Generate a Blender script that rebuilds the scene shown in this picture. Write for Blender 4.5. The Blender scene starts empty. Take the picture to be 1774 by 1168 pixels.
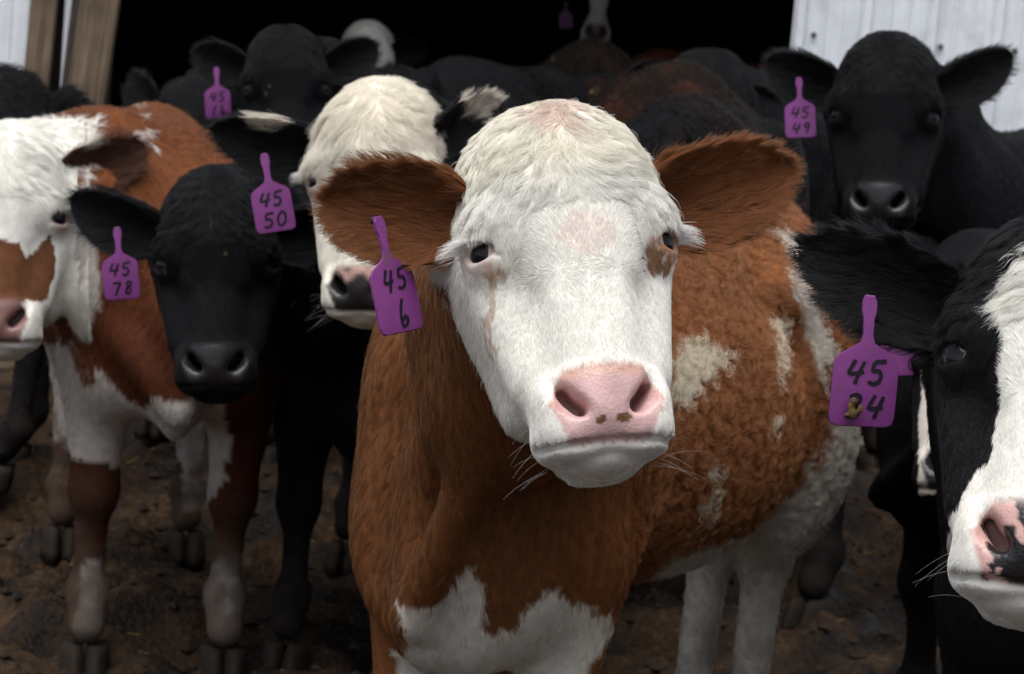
import bpy, math
import numpy as np
from mathutils import Matrix, Vector

# ------------------------------------------------------------------ camera
W, H = 1774, 1168                      # size of the photograph, used to turn pixels into rays
FPX = 4000.0
CAM_H, PITCH, ROLL = 1.1, math.atan(495 / 4000), math.radians(5)
FWD = np.array([0, math.cos(PITCH), -math.sin(PITCH)])
R0 = np.array([1.0, 0, 0]); U0 = np.array([0, math.sin(PITCH), math.cos(PITCH)])
RGT = R0 * math.cos(ROLL) + U0 * math.sin(ROLL)
UPV = U0 * math.cos(ROLL) - R0 * math.sin(ROLL)
CAM = np.array([0, 0, CAM_H])
def at(x, y, z):
    return CAM + z * (FWD + RGT * (x - W / 2) / FPX - UPV * (y - H / 2) / FPX)
def proj(P):
    d = P - CAM; z = d @ FWD
    return W / 2 + FPX * (d @ RGT) / z, H / 2 - FPX * (d @ UPV) / z, z

sc = bpy.context.scene
COL = sc.collection
cam_d = bpy.data.cameras.new('camera'); cam = bpy.data.objects.new('camera', cam_d); COL.objects.link(cam)
cam_d.sensor_width = 36; cam_d.lens = 36 * FPX / W; cam_d.clip_start = .05; cam_d.clip_end = 2000
cam.matrix_world = Matrix(((RGT[0], UPV[0], -FWD[0], CAM[0]), (RGT[1], UPV[1], -FWD[1], CAM[1]), (RGT[2], UPV[2], -FWD[2], CAM[2]), (0, 0, 0, 1)))
cam_d.dof.use_dof = True; cam_d.dof.focus_distance = 2.06; cam_d.dof.aperture_fstop = 15.0
sc.camera = cam

# ------------------------------------------------------------------ sky, sun, exposure
world = bpy.data.worlds.new('World'); sc.world = world; world.use_nodes = True
wn = world.node_tree.nodes; wl = world.node_tree.links
SUN_EL, SUN_AZ = math.radians(69), math.radians(195)      # high and behind the camera, diffused by cloud
sky = wn.new('ShaderNodeTexSky'); sky.sky_type = 'NISHITA'; sky.sun_disc = False
sky.sun_elevation = SUN_EL; sky.sun_rotation = SUN_AZ; sky.air_density = 1.0; sky.dust_density = 1.5; sky.ozone_density = 1.0
hsv = wn.new('ShaderNodeHueSaturation'); hsv.inputs['Saturation'].default_value = .45
wl.new(sky.outputs[0], hsv.inputs['Color']); wl.new(hsv.outputs[0], wn['Background'].inputs['Color'])
wn['Background'].inputs['Strength'].default_value = .05
sun_d = bpy.data.lights.new('sun', 'SUN'); sun_d.energy = 1.5; sun_d.angle = math.radians(60); sun_d.color = (1, .98, .96)
sun = bpy.data.objects.new('sun', sun_d); COL.objects.link(sun)
sv = Vector((math.sin(SUN_AZ) * math.cos(SUN_EL), math.cos(SUN_AZ) * math.cos(SUN_EL), math.sin(SUN_EL)))
sun.rotation_euler = sv.to_track_quat('Z', 'Y').to_euler(); sun.location = (0, 0, 12)
vs = sc.view_settings; vs.view_transform = 'Standard'; vs.look = 'None'; vs.gamma = 1; vs.exposure = 1.28; vs.use_curve_mapping = False
sc.cycles.max_bounces = 7; sc.cycles.diffuse_bounces = 5; sc.cycles.glossy_bounces = 2; sc.cycles.transmission_bounces = 4
sc.cycles.use_denoising = True
sc.cycles_curves.shape = 'RIBBONS'; sc.cycles_curves.subdivisions = 2

# ------------------------------------------------------------------ materials
def new_mat(name):
    m = bpy.data.materials.new(name); m.use_nodes = True
    nt = m.node_tree; return m, nt.nodes, nt.links, nt.nodes['Principled BSDF']
def ramp(N, a, b, p0=.3, p1=.7):
    r = N.new('ShaderNodeValToRGB'); r.color_ramp.elements[0].position = p0; r.color_ramp.elements[1].position = p1
    r.color_ramp.elements[0].color = (*a, 1); r.color_ramp.elements[1].color = (*b, 1); return r
def noise_tex(N, L, scale, detail=4, coord='Object', vec=None):
    t = N.new('ShaderNodeTexNoise'); t.inputs['Scale'].default_value = scale; t.inputs['Detail'].default_value = detail
    if vec is None:
        tc = N.new('ShaderNodeTexCoord'); L.new(tc.outputs[coord], t.inputs['Vector'])
    else: L.new(vec, t.inputs['Vector'])
    return t
def bump(N, L, src, dst, strength, dist=.01):
    b = N.new('ShaderNodeBump'); b.inputs['Strength'].default_value = strength; b.inputs['Distance'].default_value = dist
    L.new(src, b.inputs['Height']); L.new(b.outputs[0], dst.inputs['Normal']); return b
def mix_rgb(N, L, a, b, fac=None, mode='MULTIPLY', f=1.0):
    m = N.new('ShaderNodeMix'); m.data_type = 'RGBA'; m.blend_type = mode
    m.inputs[0].default_value = f
    if fac is not None: L.new(fac, m.inputs[0])
    for s, i in ((a, 6), (b, 7)):
        if isinstance(s, tuple): m.inputs[i].default_value = (*s, 1)
        else: L.new(s, m.inputs[i])
    return m.outputs[2]

def mat_hide():
    m, N, L, B = new_mat('hide')
    a = N.new('ShaderNodeAttribute'); a.attribute_name = 'Coat'
    w = N.new('ShaderNodeAttribute'); w.attribute_name = 'Wet'
    n = noise_tex(N, L, 60, 5)
    r = ramp(N, (.82, .82, .82), (1.1, 1.1, 1.1)); L.new(n.outputs[0], r.inputs[0])
    L.new(mix_rgb(N, L, a.outputs['Color'], r.outputs[0]), B.inputs['Base Color'])
    mr = N.new('ShaderNodeMapRange'); mr.inputs[3].default_value = .85; mr.inputs[4].default_value = .30
    L.new(w.outputs['Fac'], mr.inputs[0]); L.new(mr.outputs[0], B.inputs['Roughness'])
    sm_ = N.new('ShaderNodeMapRange'); sm_.inputs[3].default_value = .06; sm_.inputs[4].default_value = .46; L.new(w.outputs['Fac'], sm_.inputs[0]); L.new(sm_.outputs[0], B.inputs['Specular IOR Level'])
    v = N.new('ShaderNodeTexVoronoi'); v.inputs['Scale'].default_value = 330
    tc = N.new('ShaderNodeTexCoord'); L.new(tc.outputs['Object'], v.inputs['Vector'])
    n2 = noise_tex(N, L, 260, 3)
    ad = N.new('ShaderNodeMath'); ad.operation = 'ADD'; L.new(v.outputs['Distance'], ad.inputs[0]); L.new(n2.outputs[0], ad.inputs[1])
    mu = N.new('ShaderNodeMath'); mu.operation = 'MULTIPLY'; L.new(ad.outputs[0], mu.inputs[0]); L.new(w.outputs['Fac'], mu.inputs[1])
    bump(N, L, mu.outputs[0], B, .28, .0010)
    return m
def mat_hair():
    m, N, L, B = new_mat('coat_hair'); N.remove(B)
    h = N.new('ShaderNodeBsdfHairPrincipled'); h.parametrization = 'COLOR'
    a = N.new('ShaderNodeAttribute'); a.attribute_name = 'Coat'
    L.new(a.outputs['Color'], h.inputs['Color'])
    h.inputs['Roughness'].default_value = .42; h.inputs['Radial Roughness'].default_value = .55
    h.inputs['Random Roughness'].default_value = .2
    d = N.new('ShaderNodeBsdfDiffuse'); L.new(a.outputs['Color'], d.inputs['Color'])
    x = N.new('ShaderNodeMixShader'); x.inputs[0].default_value = .32
    L.new(d.outputs[0], x.inputs[1]); L.new(h.outputs[0], x.inputs[2]); L.new(x.outputs[0], N['Material Output'].inputs['Surface'])
    return m
def mat_plain(name, col, rough=.5, spec=.5, nz=None, bs=0, bscale=200):
    m, N, L, B = new_mat(name)
    B.inputs['Roughness'].default_value = rough; B.inputs['Specular IOR Level'].default_value = spec
    n = noise_tex(N, L, nz or 40, 5)
    r = ramp(N, tuple(c * .75 for c in col), tuple(min(1, c * 1.15) for c in col)); L.new(n.outputs[0], r.inputs[0])
    L.new(r.outputs[0], B.inputs['Base Color'])
    if bs:
        n2 = noise_tex(N, L, bscale, 4); bump(N, L, n2.outputs[0], B, bs, .002)
    return m
def mat_eye():
    m, N, L, B = new_mat('eyeball')
    tc = N.new('ShaderNodeTexCoord'); sp = N.new('ShaderNodeSeparateXYZ'); L.new(tc.outputs['Object'], sp.inputs[0])
    # object space: the eye looks along -Y; radius 1
    mx = N.new('ShaderNodeMath'); mx.operation = 'MULTIPLY'; mx.inputs[1].default_value = -1; L.new(sp.outputs[1], mx.inputs[0])
    r = ramp(N, (.62, .50, .47), (.012, .008, .007), .60, .64); L.new(mx.outputs[0], r.inputs[0])
    e = r.color_ramp.elements.new(.70); e.color = (.022, .012, .008, 1)
    e = r.color_ramp.elements.new(.78); e.color = (.008, .007, .010, 1)
    L.new(r.outputs[0], B.inputs['Base Color']); B.inputs['Roughness'].default_value = .04; B.inputs['Specular IOR Level'].default_value = .32
    return m
M = {}
M['hide'] = mat_hide(); M['hair'] = mat_hair(); M['eye'] = mat_eye()
M['hoof'] = mat_plain('hoof_horn', (.022, .015, .010), .8, .25, 30, .6, 90)
def mat_tag():
    m, N, L, B = new_mat('purple_tag_plastic')
    n = noise_tex(N, L, 22, 5); r = ramp(N, (.150, .026, .155), (.225, .046, .225), .3, .7); L.new(n.outputs[0], r.inputs[0])
    oi = N.new('ShaderNodeObjectInfo'); tc = N.new('ShaderNodeTexCoord'); va = N.new('ShaderNodeVectorMath'); L.new(tc.outputs['Object'], va.inputs[0])
    cx = N.new('ShaderNodeCombineXYZ'); L.new(oi.outputs['Random'], cx.inputs[0]); L.new(oi.outputs['Random'], cx.inputs[1]); L.new(cx.outputs[0], va.inputs[1])
    d = noise_tex(N, L, 70, 7, vec=va.outputs[0]); dr = ramp(N, (0, 0, 0), (1, 1, 1), .60, .72); L.new(d.outputs[0], dr.inputs[0])
    L.new(mix_rgb(N, L, r.outputs[0], (.11, .065, .05), dr.outputs[0], 'MIX'), B.inputs['Base Color'])
    rr = N.new('ShaderNodeMapRange'); rr.inputs[3].default_value = .34; rr.inputs[4].default_value = .62; L.new(n.outputs[0], rr.inputs[0]); L.new(rr.outputs[0], B.inputs['Roughness'])
    n2 = noise_tex(N, L, 260, 4); bump(N, L, n2.outputs[0], B, .2, .001); return m
M['tag'] = mat_tag()
M['dung'] = mat_plain('dried_mud', (.10, .065, .028), .9, .2, 120, .8, 300)
M['ink'] = mat_plain('marker_ink', (.012, .008, .016), .5, .3, 80)

# ------------------------------------------------------------------ object helpers
def tag(o, label=None, cat=None, group=None, kind=None):
    if label: o['label'] = label
    if cat: o['category'] = cat
    if group: o['group'] = group
    if kind: o['kind'] = kind
    return o
def link(name, data, parent=None, mat=None, smooth=True):
    o = bpy.data.objects.new(name, data); COL.objects.link(o)
    if parent: o.parent = parent
    if mat is not None and data is not None and hasattr(data, 'materials') and not data.materials: data.materials.append(mat)
    return o
def np_mesh(name, V, Q, smooth=True):
    """V (n,3), Q (m,k) numpy faces of equal size, or a list of such arrays"""
    me = bpy.data.meshes.new(name)
    Qs = Q if isinstance(Q, list) else [Q]
    Qs = [np.asarray(q) for q in Qs if len(q)]
    li = np.concatenate([q.ravel() for q in Qs]).astype(np.int32)
    tot = np.concatenate([np.full(len(q), q.shape[1]) for q in Qs]).astype(np.int32)
    st = np.concatenate([[0], np.cumsum(tot)[:-1]]).astype(np.int32)
    me.vertices.add(len(V)); me.vertices.foreach_set('co', np.asarray(V, np.float32).ravel())
    me.loops.add(len(li)); me.loops.foreach_set('vertex_index', li)
    me.polygons.add(len(tot)); me.polygons.foreach_set('loop_start', st); me.polygons.foreach_set('loop_total', tot)
    me.update(calc_edges=True)
    me.polygons.foreach_set('use_smooth', np.full(len(tot), smooth))
    return me

# ------------------------------------------------------------------ numpy noise
def hash3(ix, iy, iz, seed=0):
    n = (ix.astype(np.int64) * 374761393 + iy.astype(np.int64) * 668265263 + iz.astype(np.int64) * 2147483647 + seed * 1274126177) & 0xffffffff
    n = ((n ^ (n >> 13)) * 1274126177) & 0xffffffff
    n = ((n ^ (n >> 16)) * 2246822519) & 0xffffffff
    return ((n ^ (n >> 15)) & 0xffffff) / float(0xffffff)
def vnoise(P, scale, seed=0):
    q = P * scale; i = np.floor(q).astype(np.int64); f = q - i; f = f * f * (3 - 2 * f)
    r = 0
    for dx in (0, 1):
        for dy in (0, 1):
            for dz in (0, 1):
                w = (f[:, 0] if dx else 1 - f[:, 0]) * (f[:, 1] if dy else 1 - f[:, 1]) * (f[:, 2] if dz else 1 - f[:, 2])
                r = r + w * hash3(i[:, 0] + dx, i[:, 1] + dy, i[:, 2] + dz, seed)
    return r * 2 - 1
def fbm(P, scale, oct=3, seed=0):
    a, r = 1., 0
    for k in range(oct):
        r = r + a * vnoise(P, scale * 2 ** k, seed + k); a *= .5
    return r
def smooth(a, b, x):
    t = np.clip((x - a) / (b - a), 0, 1); return t * t * (3 - 2 * t)
def unit(v): return v / np.maximum(np.linalg.norm(v, axis=-1, keepdims=True), 1e-9)

# ------------------------------------------------------------------ implicit bodies: smooth unions of ellipsoids and tapered capsules
class Field:
    def __init__(s): s.p = []
    def ell(s, c, r, k=.03, R=None, sub=False):
        s.p.append(('e', np.array(c, float), np.array(r, float), np.eye(3) if R is None else R, k, sub))
    def cap(s, a, b, ra, rb, k=.03, sub=False):
        s.p.append(('c', np.array(a, float), np.array(b, float), ra, rb, k, sub))
    def xf(s, Mx, sca=1.0):
        """a copy moved by the 4x4 matrix Mx after scaling"""
        o = Field(); R, t = Mx[:3, :3], Mx[:3, 3]
        for q in s.p:
            if q[0] == 'e': o.p.append(('e', R @ (q[1] * sca) + t, q[2] * sca, R @ q[3], q[4] * sca, q[5]))
            else: o.p.append(('c', R @ (q[1] * sca) + t, R @ (q[2] * sca) + t, q[3] * sca, q[4] * sca, q[5] * sca, q[6]))
        return o
    def mesh(s, org, A, n, h, keep=None):
        """surface nets on a grid: p = org + A @ (ijk * h)"""
        D = np.full(n, .08, np.float32)
        G = [[A[r, c] * h for c in range(3)] for r in range(3)]
        for q in s.p:
            if q[0] == 'e':
                k = q[4]; c0 = A.T @ (q[1] - org) / h; ext = np.sqrt((((A.T @ q[3]) * q[2]) ** 2).sum(1)) / h
                lo, hi = c0 - ext, c0 + ext
            else:
                k = q[5]; a0 = A.T @ (q[1] - org) / h; b0 = A.T @ (q[2] - org) / h
                lo = np.minimum(a0 - q[3] / h, b0 - q[4] / h); hi = np.maximum(a0 + q[3] / h, b0 + q[4] / h)
            mg = (k * 1.1 + .012) / h
            lo = np.maximum(np.floor(lo - mg).astype(int), 0); hi = np.minimum(np.ceil(hi + mg).astype(int) + 1, n)
            if (hi <= lo).any(): continue
            I = np.arange(lo[0], hi[0], dtype=np.float32)[:, None, None]; J = np.arange(lo[1], hi[1], dtype=np.float32)[None, :, None]; K = np.arange(lo[2], hi[2], dtype=np.float32)[None, None, :]
            P = [org[r] + G[r][0] * I + G[r][1] * J + G[r][2] * K for r in range(3)]
            if q[0] == 'e':
                X = [P[r] - q[1][r] for r in range(3)]
                L = [(q[3][0, c] * X[0] + q[3][1, c] * X[1] + q[3][2, c] * X[2]) / q[2][c] for c in range(3)]
                k0 = np.sqrt(L[0] ** 2 + L[1] ** 2 + L[2] ** 2); k1 = np.sqrt((L[0] / q[2][0]) ** 2 + (L[1] / q[2][1]) ** 2 + (L[2] / q[2][2]) ** 2)
                d = k0 * (k0 - 1) / np.maximum(k1, 1e-6); sub = q[5]
            else:
                ba = q[2] - q[1]; X = [P[r] - q[1][r] for r in range(3)]
                t = np.clip((X[0] * ba[0] + X[1] * ba[1] + X[2] * ba[2]) / (ba @ ba), 0, 1)
                d = np.sqrt(sum((X[r] - t * ba[r]) ** 2 for r in range(3))) - (q[3] + (q[4] - q[3]) * t); sub = q[6]
            S = tuple(slice(lo[r], hi[r]) for r in range(3)); cur = D[S]
            if sub:
                hh = np.clip(.5 - .5 * (cur + d) / k, 0, 1); D[S] = cur * (1 - hh) - d * hh + k * hh * (1 - hh)
            else:
                hh = np.clip(.5 + .5 * (cur - d) / k, 0, 1); D[S] = cur * (1 - hh) + d * hh - k * hh * (1 - hh)
        I = D < 0
        cnt = np.zeros(np.array(n) - 1, np.uint8)
        offs = [(a, b, c) for a in (0, 1) for b in (0, 1) for c in (0, 1)]
        for a, b, c in offs: cnt += I[a:n[0] - 1 + a, b:n[1] - 1 + b, c:n[2] - 1 + c]
        act = np.argwhere((cnt > 0) & (cnt < 8))
        cv = np.stack([D[act[:, 0] + a, act[:, 1] + b, act[:, 2] + c] for a, b, c in offs], 1)
        pos = np.zeros((len(act), 3)); num = np.zeros(len(act))
        O = np.array(offs)
        for i in range(8):
            for j in range(i + 1, 8):
                if np.abs(O[i] - O[j]).sum() != 1: continue
                m = (cv[:, i] < 0) != (cv[:, j] < 0); t = cv[m, i] / (cv[m, i] - cv[m, j])
                pos[m] += O[i] + t[:, None] * (O[j] - O[i]); num[m] += 1
        V = act + pos / num[:, None]
        idx = np.full(np.array(n) - 1, -1, np.int32); idx[act[:, 0], act[:, 1], act[:, 2]] = np.arange(len(act))
        Q = []
        for ax in range(3):
            sl0 = [slice(0, n[r]) for r in range(3)]; sl1 = list(sl0); sl0[ax] = slice(0, n[ax] - 1); sl1[ax] = slice(1, n[ax])
            a_, b_ = I[tuple(sl0)], I[tuple(sl1)]
            e = np.argwhere(a_ != b_); u, v = (ax + 1) % 3, (ax + 2) % 3
            e = e[(e[:, u] > 0) & (e[:, v] > 0) & (e[:, u] < n[u] - 1) & (e[:, v] < n[v] - 1)]
            ins = a_[e[:, 0], e[:, 1], e[:, 2]]
            def cell(du, dv):
                c = e.copy(); c[:, u] -= du; c[:, v] -= dv; return idx[c[:, 0], c[:, 1], c[:, 2]]
            q = np.stack([cell(1, 1), cell(0, 1), cell(0, 0), cell(1, 0)], 1)
            q[~ins] = q[~ins][:, ::-1]
            Q.append(q)
        Q = np.concatenate(Q); Q = Q[(Q >= 0).all(1)]
        for _ in range(2):                                     # light relaxing
            s0 = np.zeros_like(V); c0 = np.zeros(len(V))
            for a, b in ((0, 1), (1, 2), (2, 3), (3, 0)):
                np.add.at(s0, Q[:, a], V[Q[:, b]]); np.add.at(c0, Q[:, a], 1)
                np.add.at(s0, Q[:, b], V[Q[:, a]]); np.add.at(c0, Q[:, b], 1)
            ok = c0 > 0; V[ok] = V[ok] * .5 + .5 * s0[ok] / c0[ok, None]
        Vw = org + (V * h) @ A.T
        return Vw, Q
def compact(V, Q):
    used = np.zeros(len(V), bool); used[Q.ravel()] = True
    m = np.cumsum(used) - 1
    return V[used], m[Q]
def vnormals(V, Q):
    n = np.cross(V[Q[:, 2]] - V[Q[:, 0]], V[Q[:, 3]] - V[Q[:, 1]]); N = np.zeros_like(V)
    for c in range(4): np.add.at(N, Q[:, c], n)
    return unit(N)

# ------------------------------------------------------------------ coat of hair
class Coat:
    def __init__(s): s.pts, s.n, s.rad, s.col = [], [], [], []
    def add(s, P, rad, col):
        """P (m,K,3), rad (m,) root radius, col (m,3)"""
        m, K = P.shape[:2]
        if not m: return
        s.pts.append(P.reshape(-1, 3).astype(np.float32)); s.n.append(np.full(m, K, np.int32))
        tp = np.linspace(1, 0.25, K); s.rad.append((rad[:, None] * tp[None]).ravel().astype(np.float32)); s.col.append(col.astype(np.float32))
    def build(s, name, parent):
        if not s.n: return None
        hc = bpy.data.hair_curves.new(name)
        hc.add_curves(np.concatenate(s.n).tolist())
        hc.attributes['position'].data.foreach_set('vector', np.concatenate(s.pts).ravel())
        ra = hc.attributes.get('radius') or hc.attributes.new('radius', 'FLOAT', 'POINT')
        ra.data.foreach_set('value', np.concatenate(s.rad))
        ca = hc.attributes.new('Coat', 'FLOAT_COLOR', 'CURVE')
        c = np.concatenate(s.col); ca.data.foreach_set('color', np.concatenate([c, np.ones((len(c), 1), np.float32)], 1).ravel())
        hc.materials.append(M['hair'])
        return link(name, hc, parent)

def clump_centre(P, cell, seed):
    i0 = np.floor(P / cell).astype(np.int64); best = np.full(len(P), 1e9); ctr = np.zeros_like(P); hid = np.zeros(len(P))
    for dx in (-1, 0, 1):
        for dy in (-1, 0, 1):
            for dz in (-1, 0, 1):
                a, b, c = i0[:, 0] + dx, i0[:, 1] + dy, i0[:, 2] + dz
                f = np.stack([(a + hash3(a, b, c, seed)) * cell, (b + hash3(a, b, c, seed + 1)) * cell, (c + hash3(a, b, c, seed + 2)) * cell], 1)
                d = ((f - P) ** 2).sum(1); m = d < best
                best[m] = d[m]; ctr[m] = f[m]; hid[m] = hash3(a, b, c, seed + 3)[m]
    return ctr, hid
def grow(coat, rng, V, Q, N, count, params, K=6):
    """scatter hairs over quads; params(P, N, idx) gives a dict: dens, len, dir, lift, curl, clump, cell, rad, col"""
    T = np.concatenate([Q[:, [0, 1, 2]], Q[:, [0, 2, 3]]])
    ar = np.linalg.norm(np.cross(V[T[:, 1]] - V[T[:, 0]], V[T[:, 2]] - V[T[:, 0]]), axis=1)
    cen = V[T].mean(1); d0 = params(cen, unit(N[T].mean(1)), 'dens')
    wgt = ar * d0; sm = wgt.sum()
    if sm <= 0: return
    t = rng.choice(len(T), count, p=wgt / sm)
    r1 = np.sqrt(rng.random(count)); r2 = rng.random(count)
    bw = np.stack([1 - r1, r1 * (1 - r2), r1 * r2], 1)
    P = (V[T[t]] * bw[:, :, None]).sum(1); Nn = unit((N[T[t]] * bw[:, :, None]).sum(1))
    q = params(P, Nn, 'all')
    for kk in ('len', 'lift', 'curl', 'clump', 'wave', 'rad'): q[kk] = q[kk] * np.ones(count)
    L = q['len'] * (.75 + .5 * rng.random(count)); D = q['dir']
    ctr, hid = clump_centre(P, q.get('cell', .012), 11)
    B0 = np.cross(Nn, D); D = D - Nn * (D * Nn).sum(1)[:, None]; D = unit(D); B = unit(np.cross(Nn, D))
    wav = q['wave'] * (fbm(P, q.get('wscale', 40.), 2, 5) * 1.3) + q['wave'] * (hid - .5) * 1.6 + (rng.random(count) - .5) * q.get('rand', .35)
    D2 = D * np.cos(wav)[:, None] + B * np.sin(wav)[:, None]; B2 = unit(np.cross(Nn, D2))
    lift = q['lift'] * (.7 + .6 * rng.random(count)) * np.where(rng.random(count) < .004, 2.6, 1.0)
    s = np.linspace(0, 1, K)
    off = ctr - P; off = off - Nn * (off * Nn).sum(1)[:, None]
    X = np.zeros((count, K, 3))
    ph = hid * 6.283 + rng.random(count) * .8
    frq = q.get('freq', 1.2)
    for i, si in enumerate(s):
        up = lift * (si - .62 * si * si) * L
        cu = q['curl'] * L * .30 * si
        X[:, i] = P - Nn * .0002 + D2 * (L * si * (1 - .25 * q['curl'] * si))[:, None] + Nn * (up + np.cos(ph + frq * 6.283 * si) * cu * .5)[:, None] + B2 * (np.sin(ph + frq * 6.283 * si) * cu)[:, None] + off * (q['clump'] * si ** 1.3)[:, None]
    cv = q.get('cvar', .36); col = q['col'] * (1 - cv / 2 + cv * rng.random((count, 1)))
    coat.add(X, q['rad'], np.clip(col, .003, .95))

# ------------------------------------------------------------------ the calf: head, body, ears, eyes, hooves
def hp(x, f, z): return np.array([x, -f, z])          # head space: x to the side, f forward, z up the face
EYE_C = {s: hp(.0760 * s, -.0235, .002) for s in (-1, 1)}
EYE_D = {s: unit(hp(.76 * s, .64, .04)) for s in (-1, 1)}
EYE_R = .0195
def eye_basis(s):
    e = EYE_D[s]; u = np.array([0, 0, 1.]); u = unit(u - e * (u @ e)); w = np.cross(u, e) * 1.0
    w = w if w[0] * s > 0 else -w                      # w points to the outer corner
    return e, u, w
def lid_point(s, t, up, r):
    e, u, w = eye_basis(s)
    uo = (.50 if up else -.42) * (1 - t * t) + .10 * t
    d = w * (.86 * t) + u * uo
    return EYE_C[s] + r * unit(d + e * math.sqrt(max(.05, 1 - min(.95, (d @ d)))))
def head_field():
    F = Field()
    F.ell(hp(0, -.064, .074), (.074, .084, .084), .03)
    F.ell(hp(0, -.020, .048), (.083, .051, .090), .035)
    F.cap(hp(0, -.022, .02), hp(0, -.004, -.125), .058, .043, .035)
    for s in (-1, 1):
        F.ell(hp(.066 * s, -.020, .022), (.030, .034, .032), .025)            # brow
        F.cap(hp(.066 * s, -.055, -.012), hp(.047 * s, -.030, -.120), .031, .029, .03)  # cheek bone
        F.cap(hp(.060 * s, -.118, .03), hp(.043 * s, -.088, -.125), .042, .031, .03)    # jaw
        F.ell(hp(.060 * s, -.095, .005), (.030, .05, .07), .03)              # cheek muscle
    F.ell(hp(0, -.075, -.04), (.070, .065, .115), .03)
    F.ell(hp(0, -.028, -.160), (.058, .052, .045), .025)                      # muzzle
    F.ell(hp(0, .002, -.160), (.045, .034, .034), .018)                       # nose
    F.ell(hp(0, .018, -.140), (.034, .016, .014), .014)
    for s in (-1, 1):
        F.ell(hp(.046 * s, -.003, -.160), (.017, .028, .030), .012)           # wing of the nostril
        F.ell(hp(.030 * s, -.018, -.184), (.034, .040, .022), .016)           # upper lip
        ch = [hp(.049 * s, .019, -.134), hp(.045 * s, .025, -.146), hp(.038 * s, .028, -.157), hp(.029 * s, .031, -.166), hp(.020 * s, .034, -.172)]
        for a, b, ra, rb in zip(ch[:-1], ch[1:], (.0045, .0075, .0095, .0085), (.0075, .0095, .0085, .0035)): F.cap(a, b, ra, rb, .005, sub=True)
        for hx, hz in ((.041, -.151), (.036, -.158), (.030, -.164), (.025, -.168)): F.cap(hp(hx * s, .030, hz), hp(hx * .80 * s, -.018, hz + .008), .0056, .0055, .005, sub=True)
    F.ell(hp(0, -.038, -.2035), (.036, .037, .0125), .007)                      # lower lip
    F.ell(hp(0, -.080, -.180), (.034, .032, .021), .020)                      # chin
    pts = [hp(.064 * t, .018 - .012 * t * t - .026 * t ** 6, -.1970 + .007 * t * t) for t in np.linspace(-1, 1, 13)]
    for a, b in zip(pts[:-1], pts[1:]): F.cap(a, b, .0036, .0036, .004, sub=True)   # mouth line
    F.ell(hp(0, -.135, .02), (.068, .06, .085), .04)                          # throat
    for s in (-1, 1):
        e, u, w = eye_basis(s); R = np.stack([w, e, u], 1)
        F.ell(EYE_C[s], (EYE_R + .0026,) * 3, .018)                          # lids: a shell over the eyeball ...
        F.ell(EYE_C[s] + u * .0185 + e * .0105 + w * .002, (.017, .008, .005), .010, R)   # fold above the eye
        F.ell(EYE_C[s] + e * (EYE_R + .004) - w * .001, (.0195, .014, .0108), .003, R, sub=True)   # ... with an almond opening
        F.cap(EYE_C[s] + e * (EYE_R + .002) - w * .012 - u * .003, EYE_C[s] + e * EYE_R * .8 - w * .021 - u * .008, .003, .0015, .004, sub=True)  # tear corner
    return F
HEADF = head_field()

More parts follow.
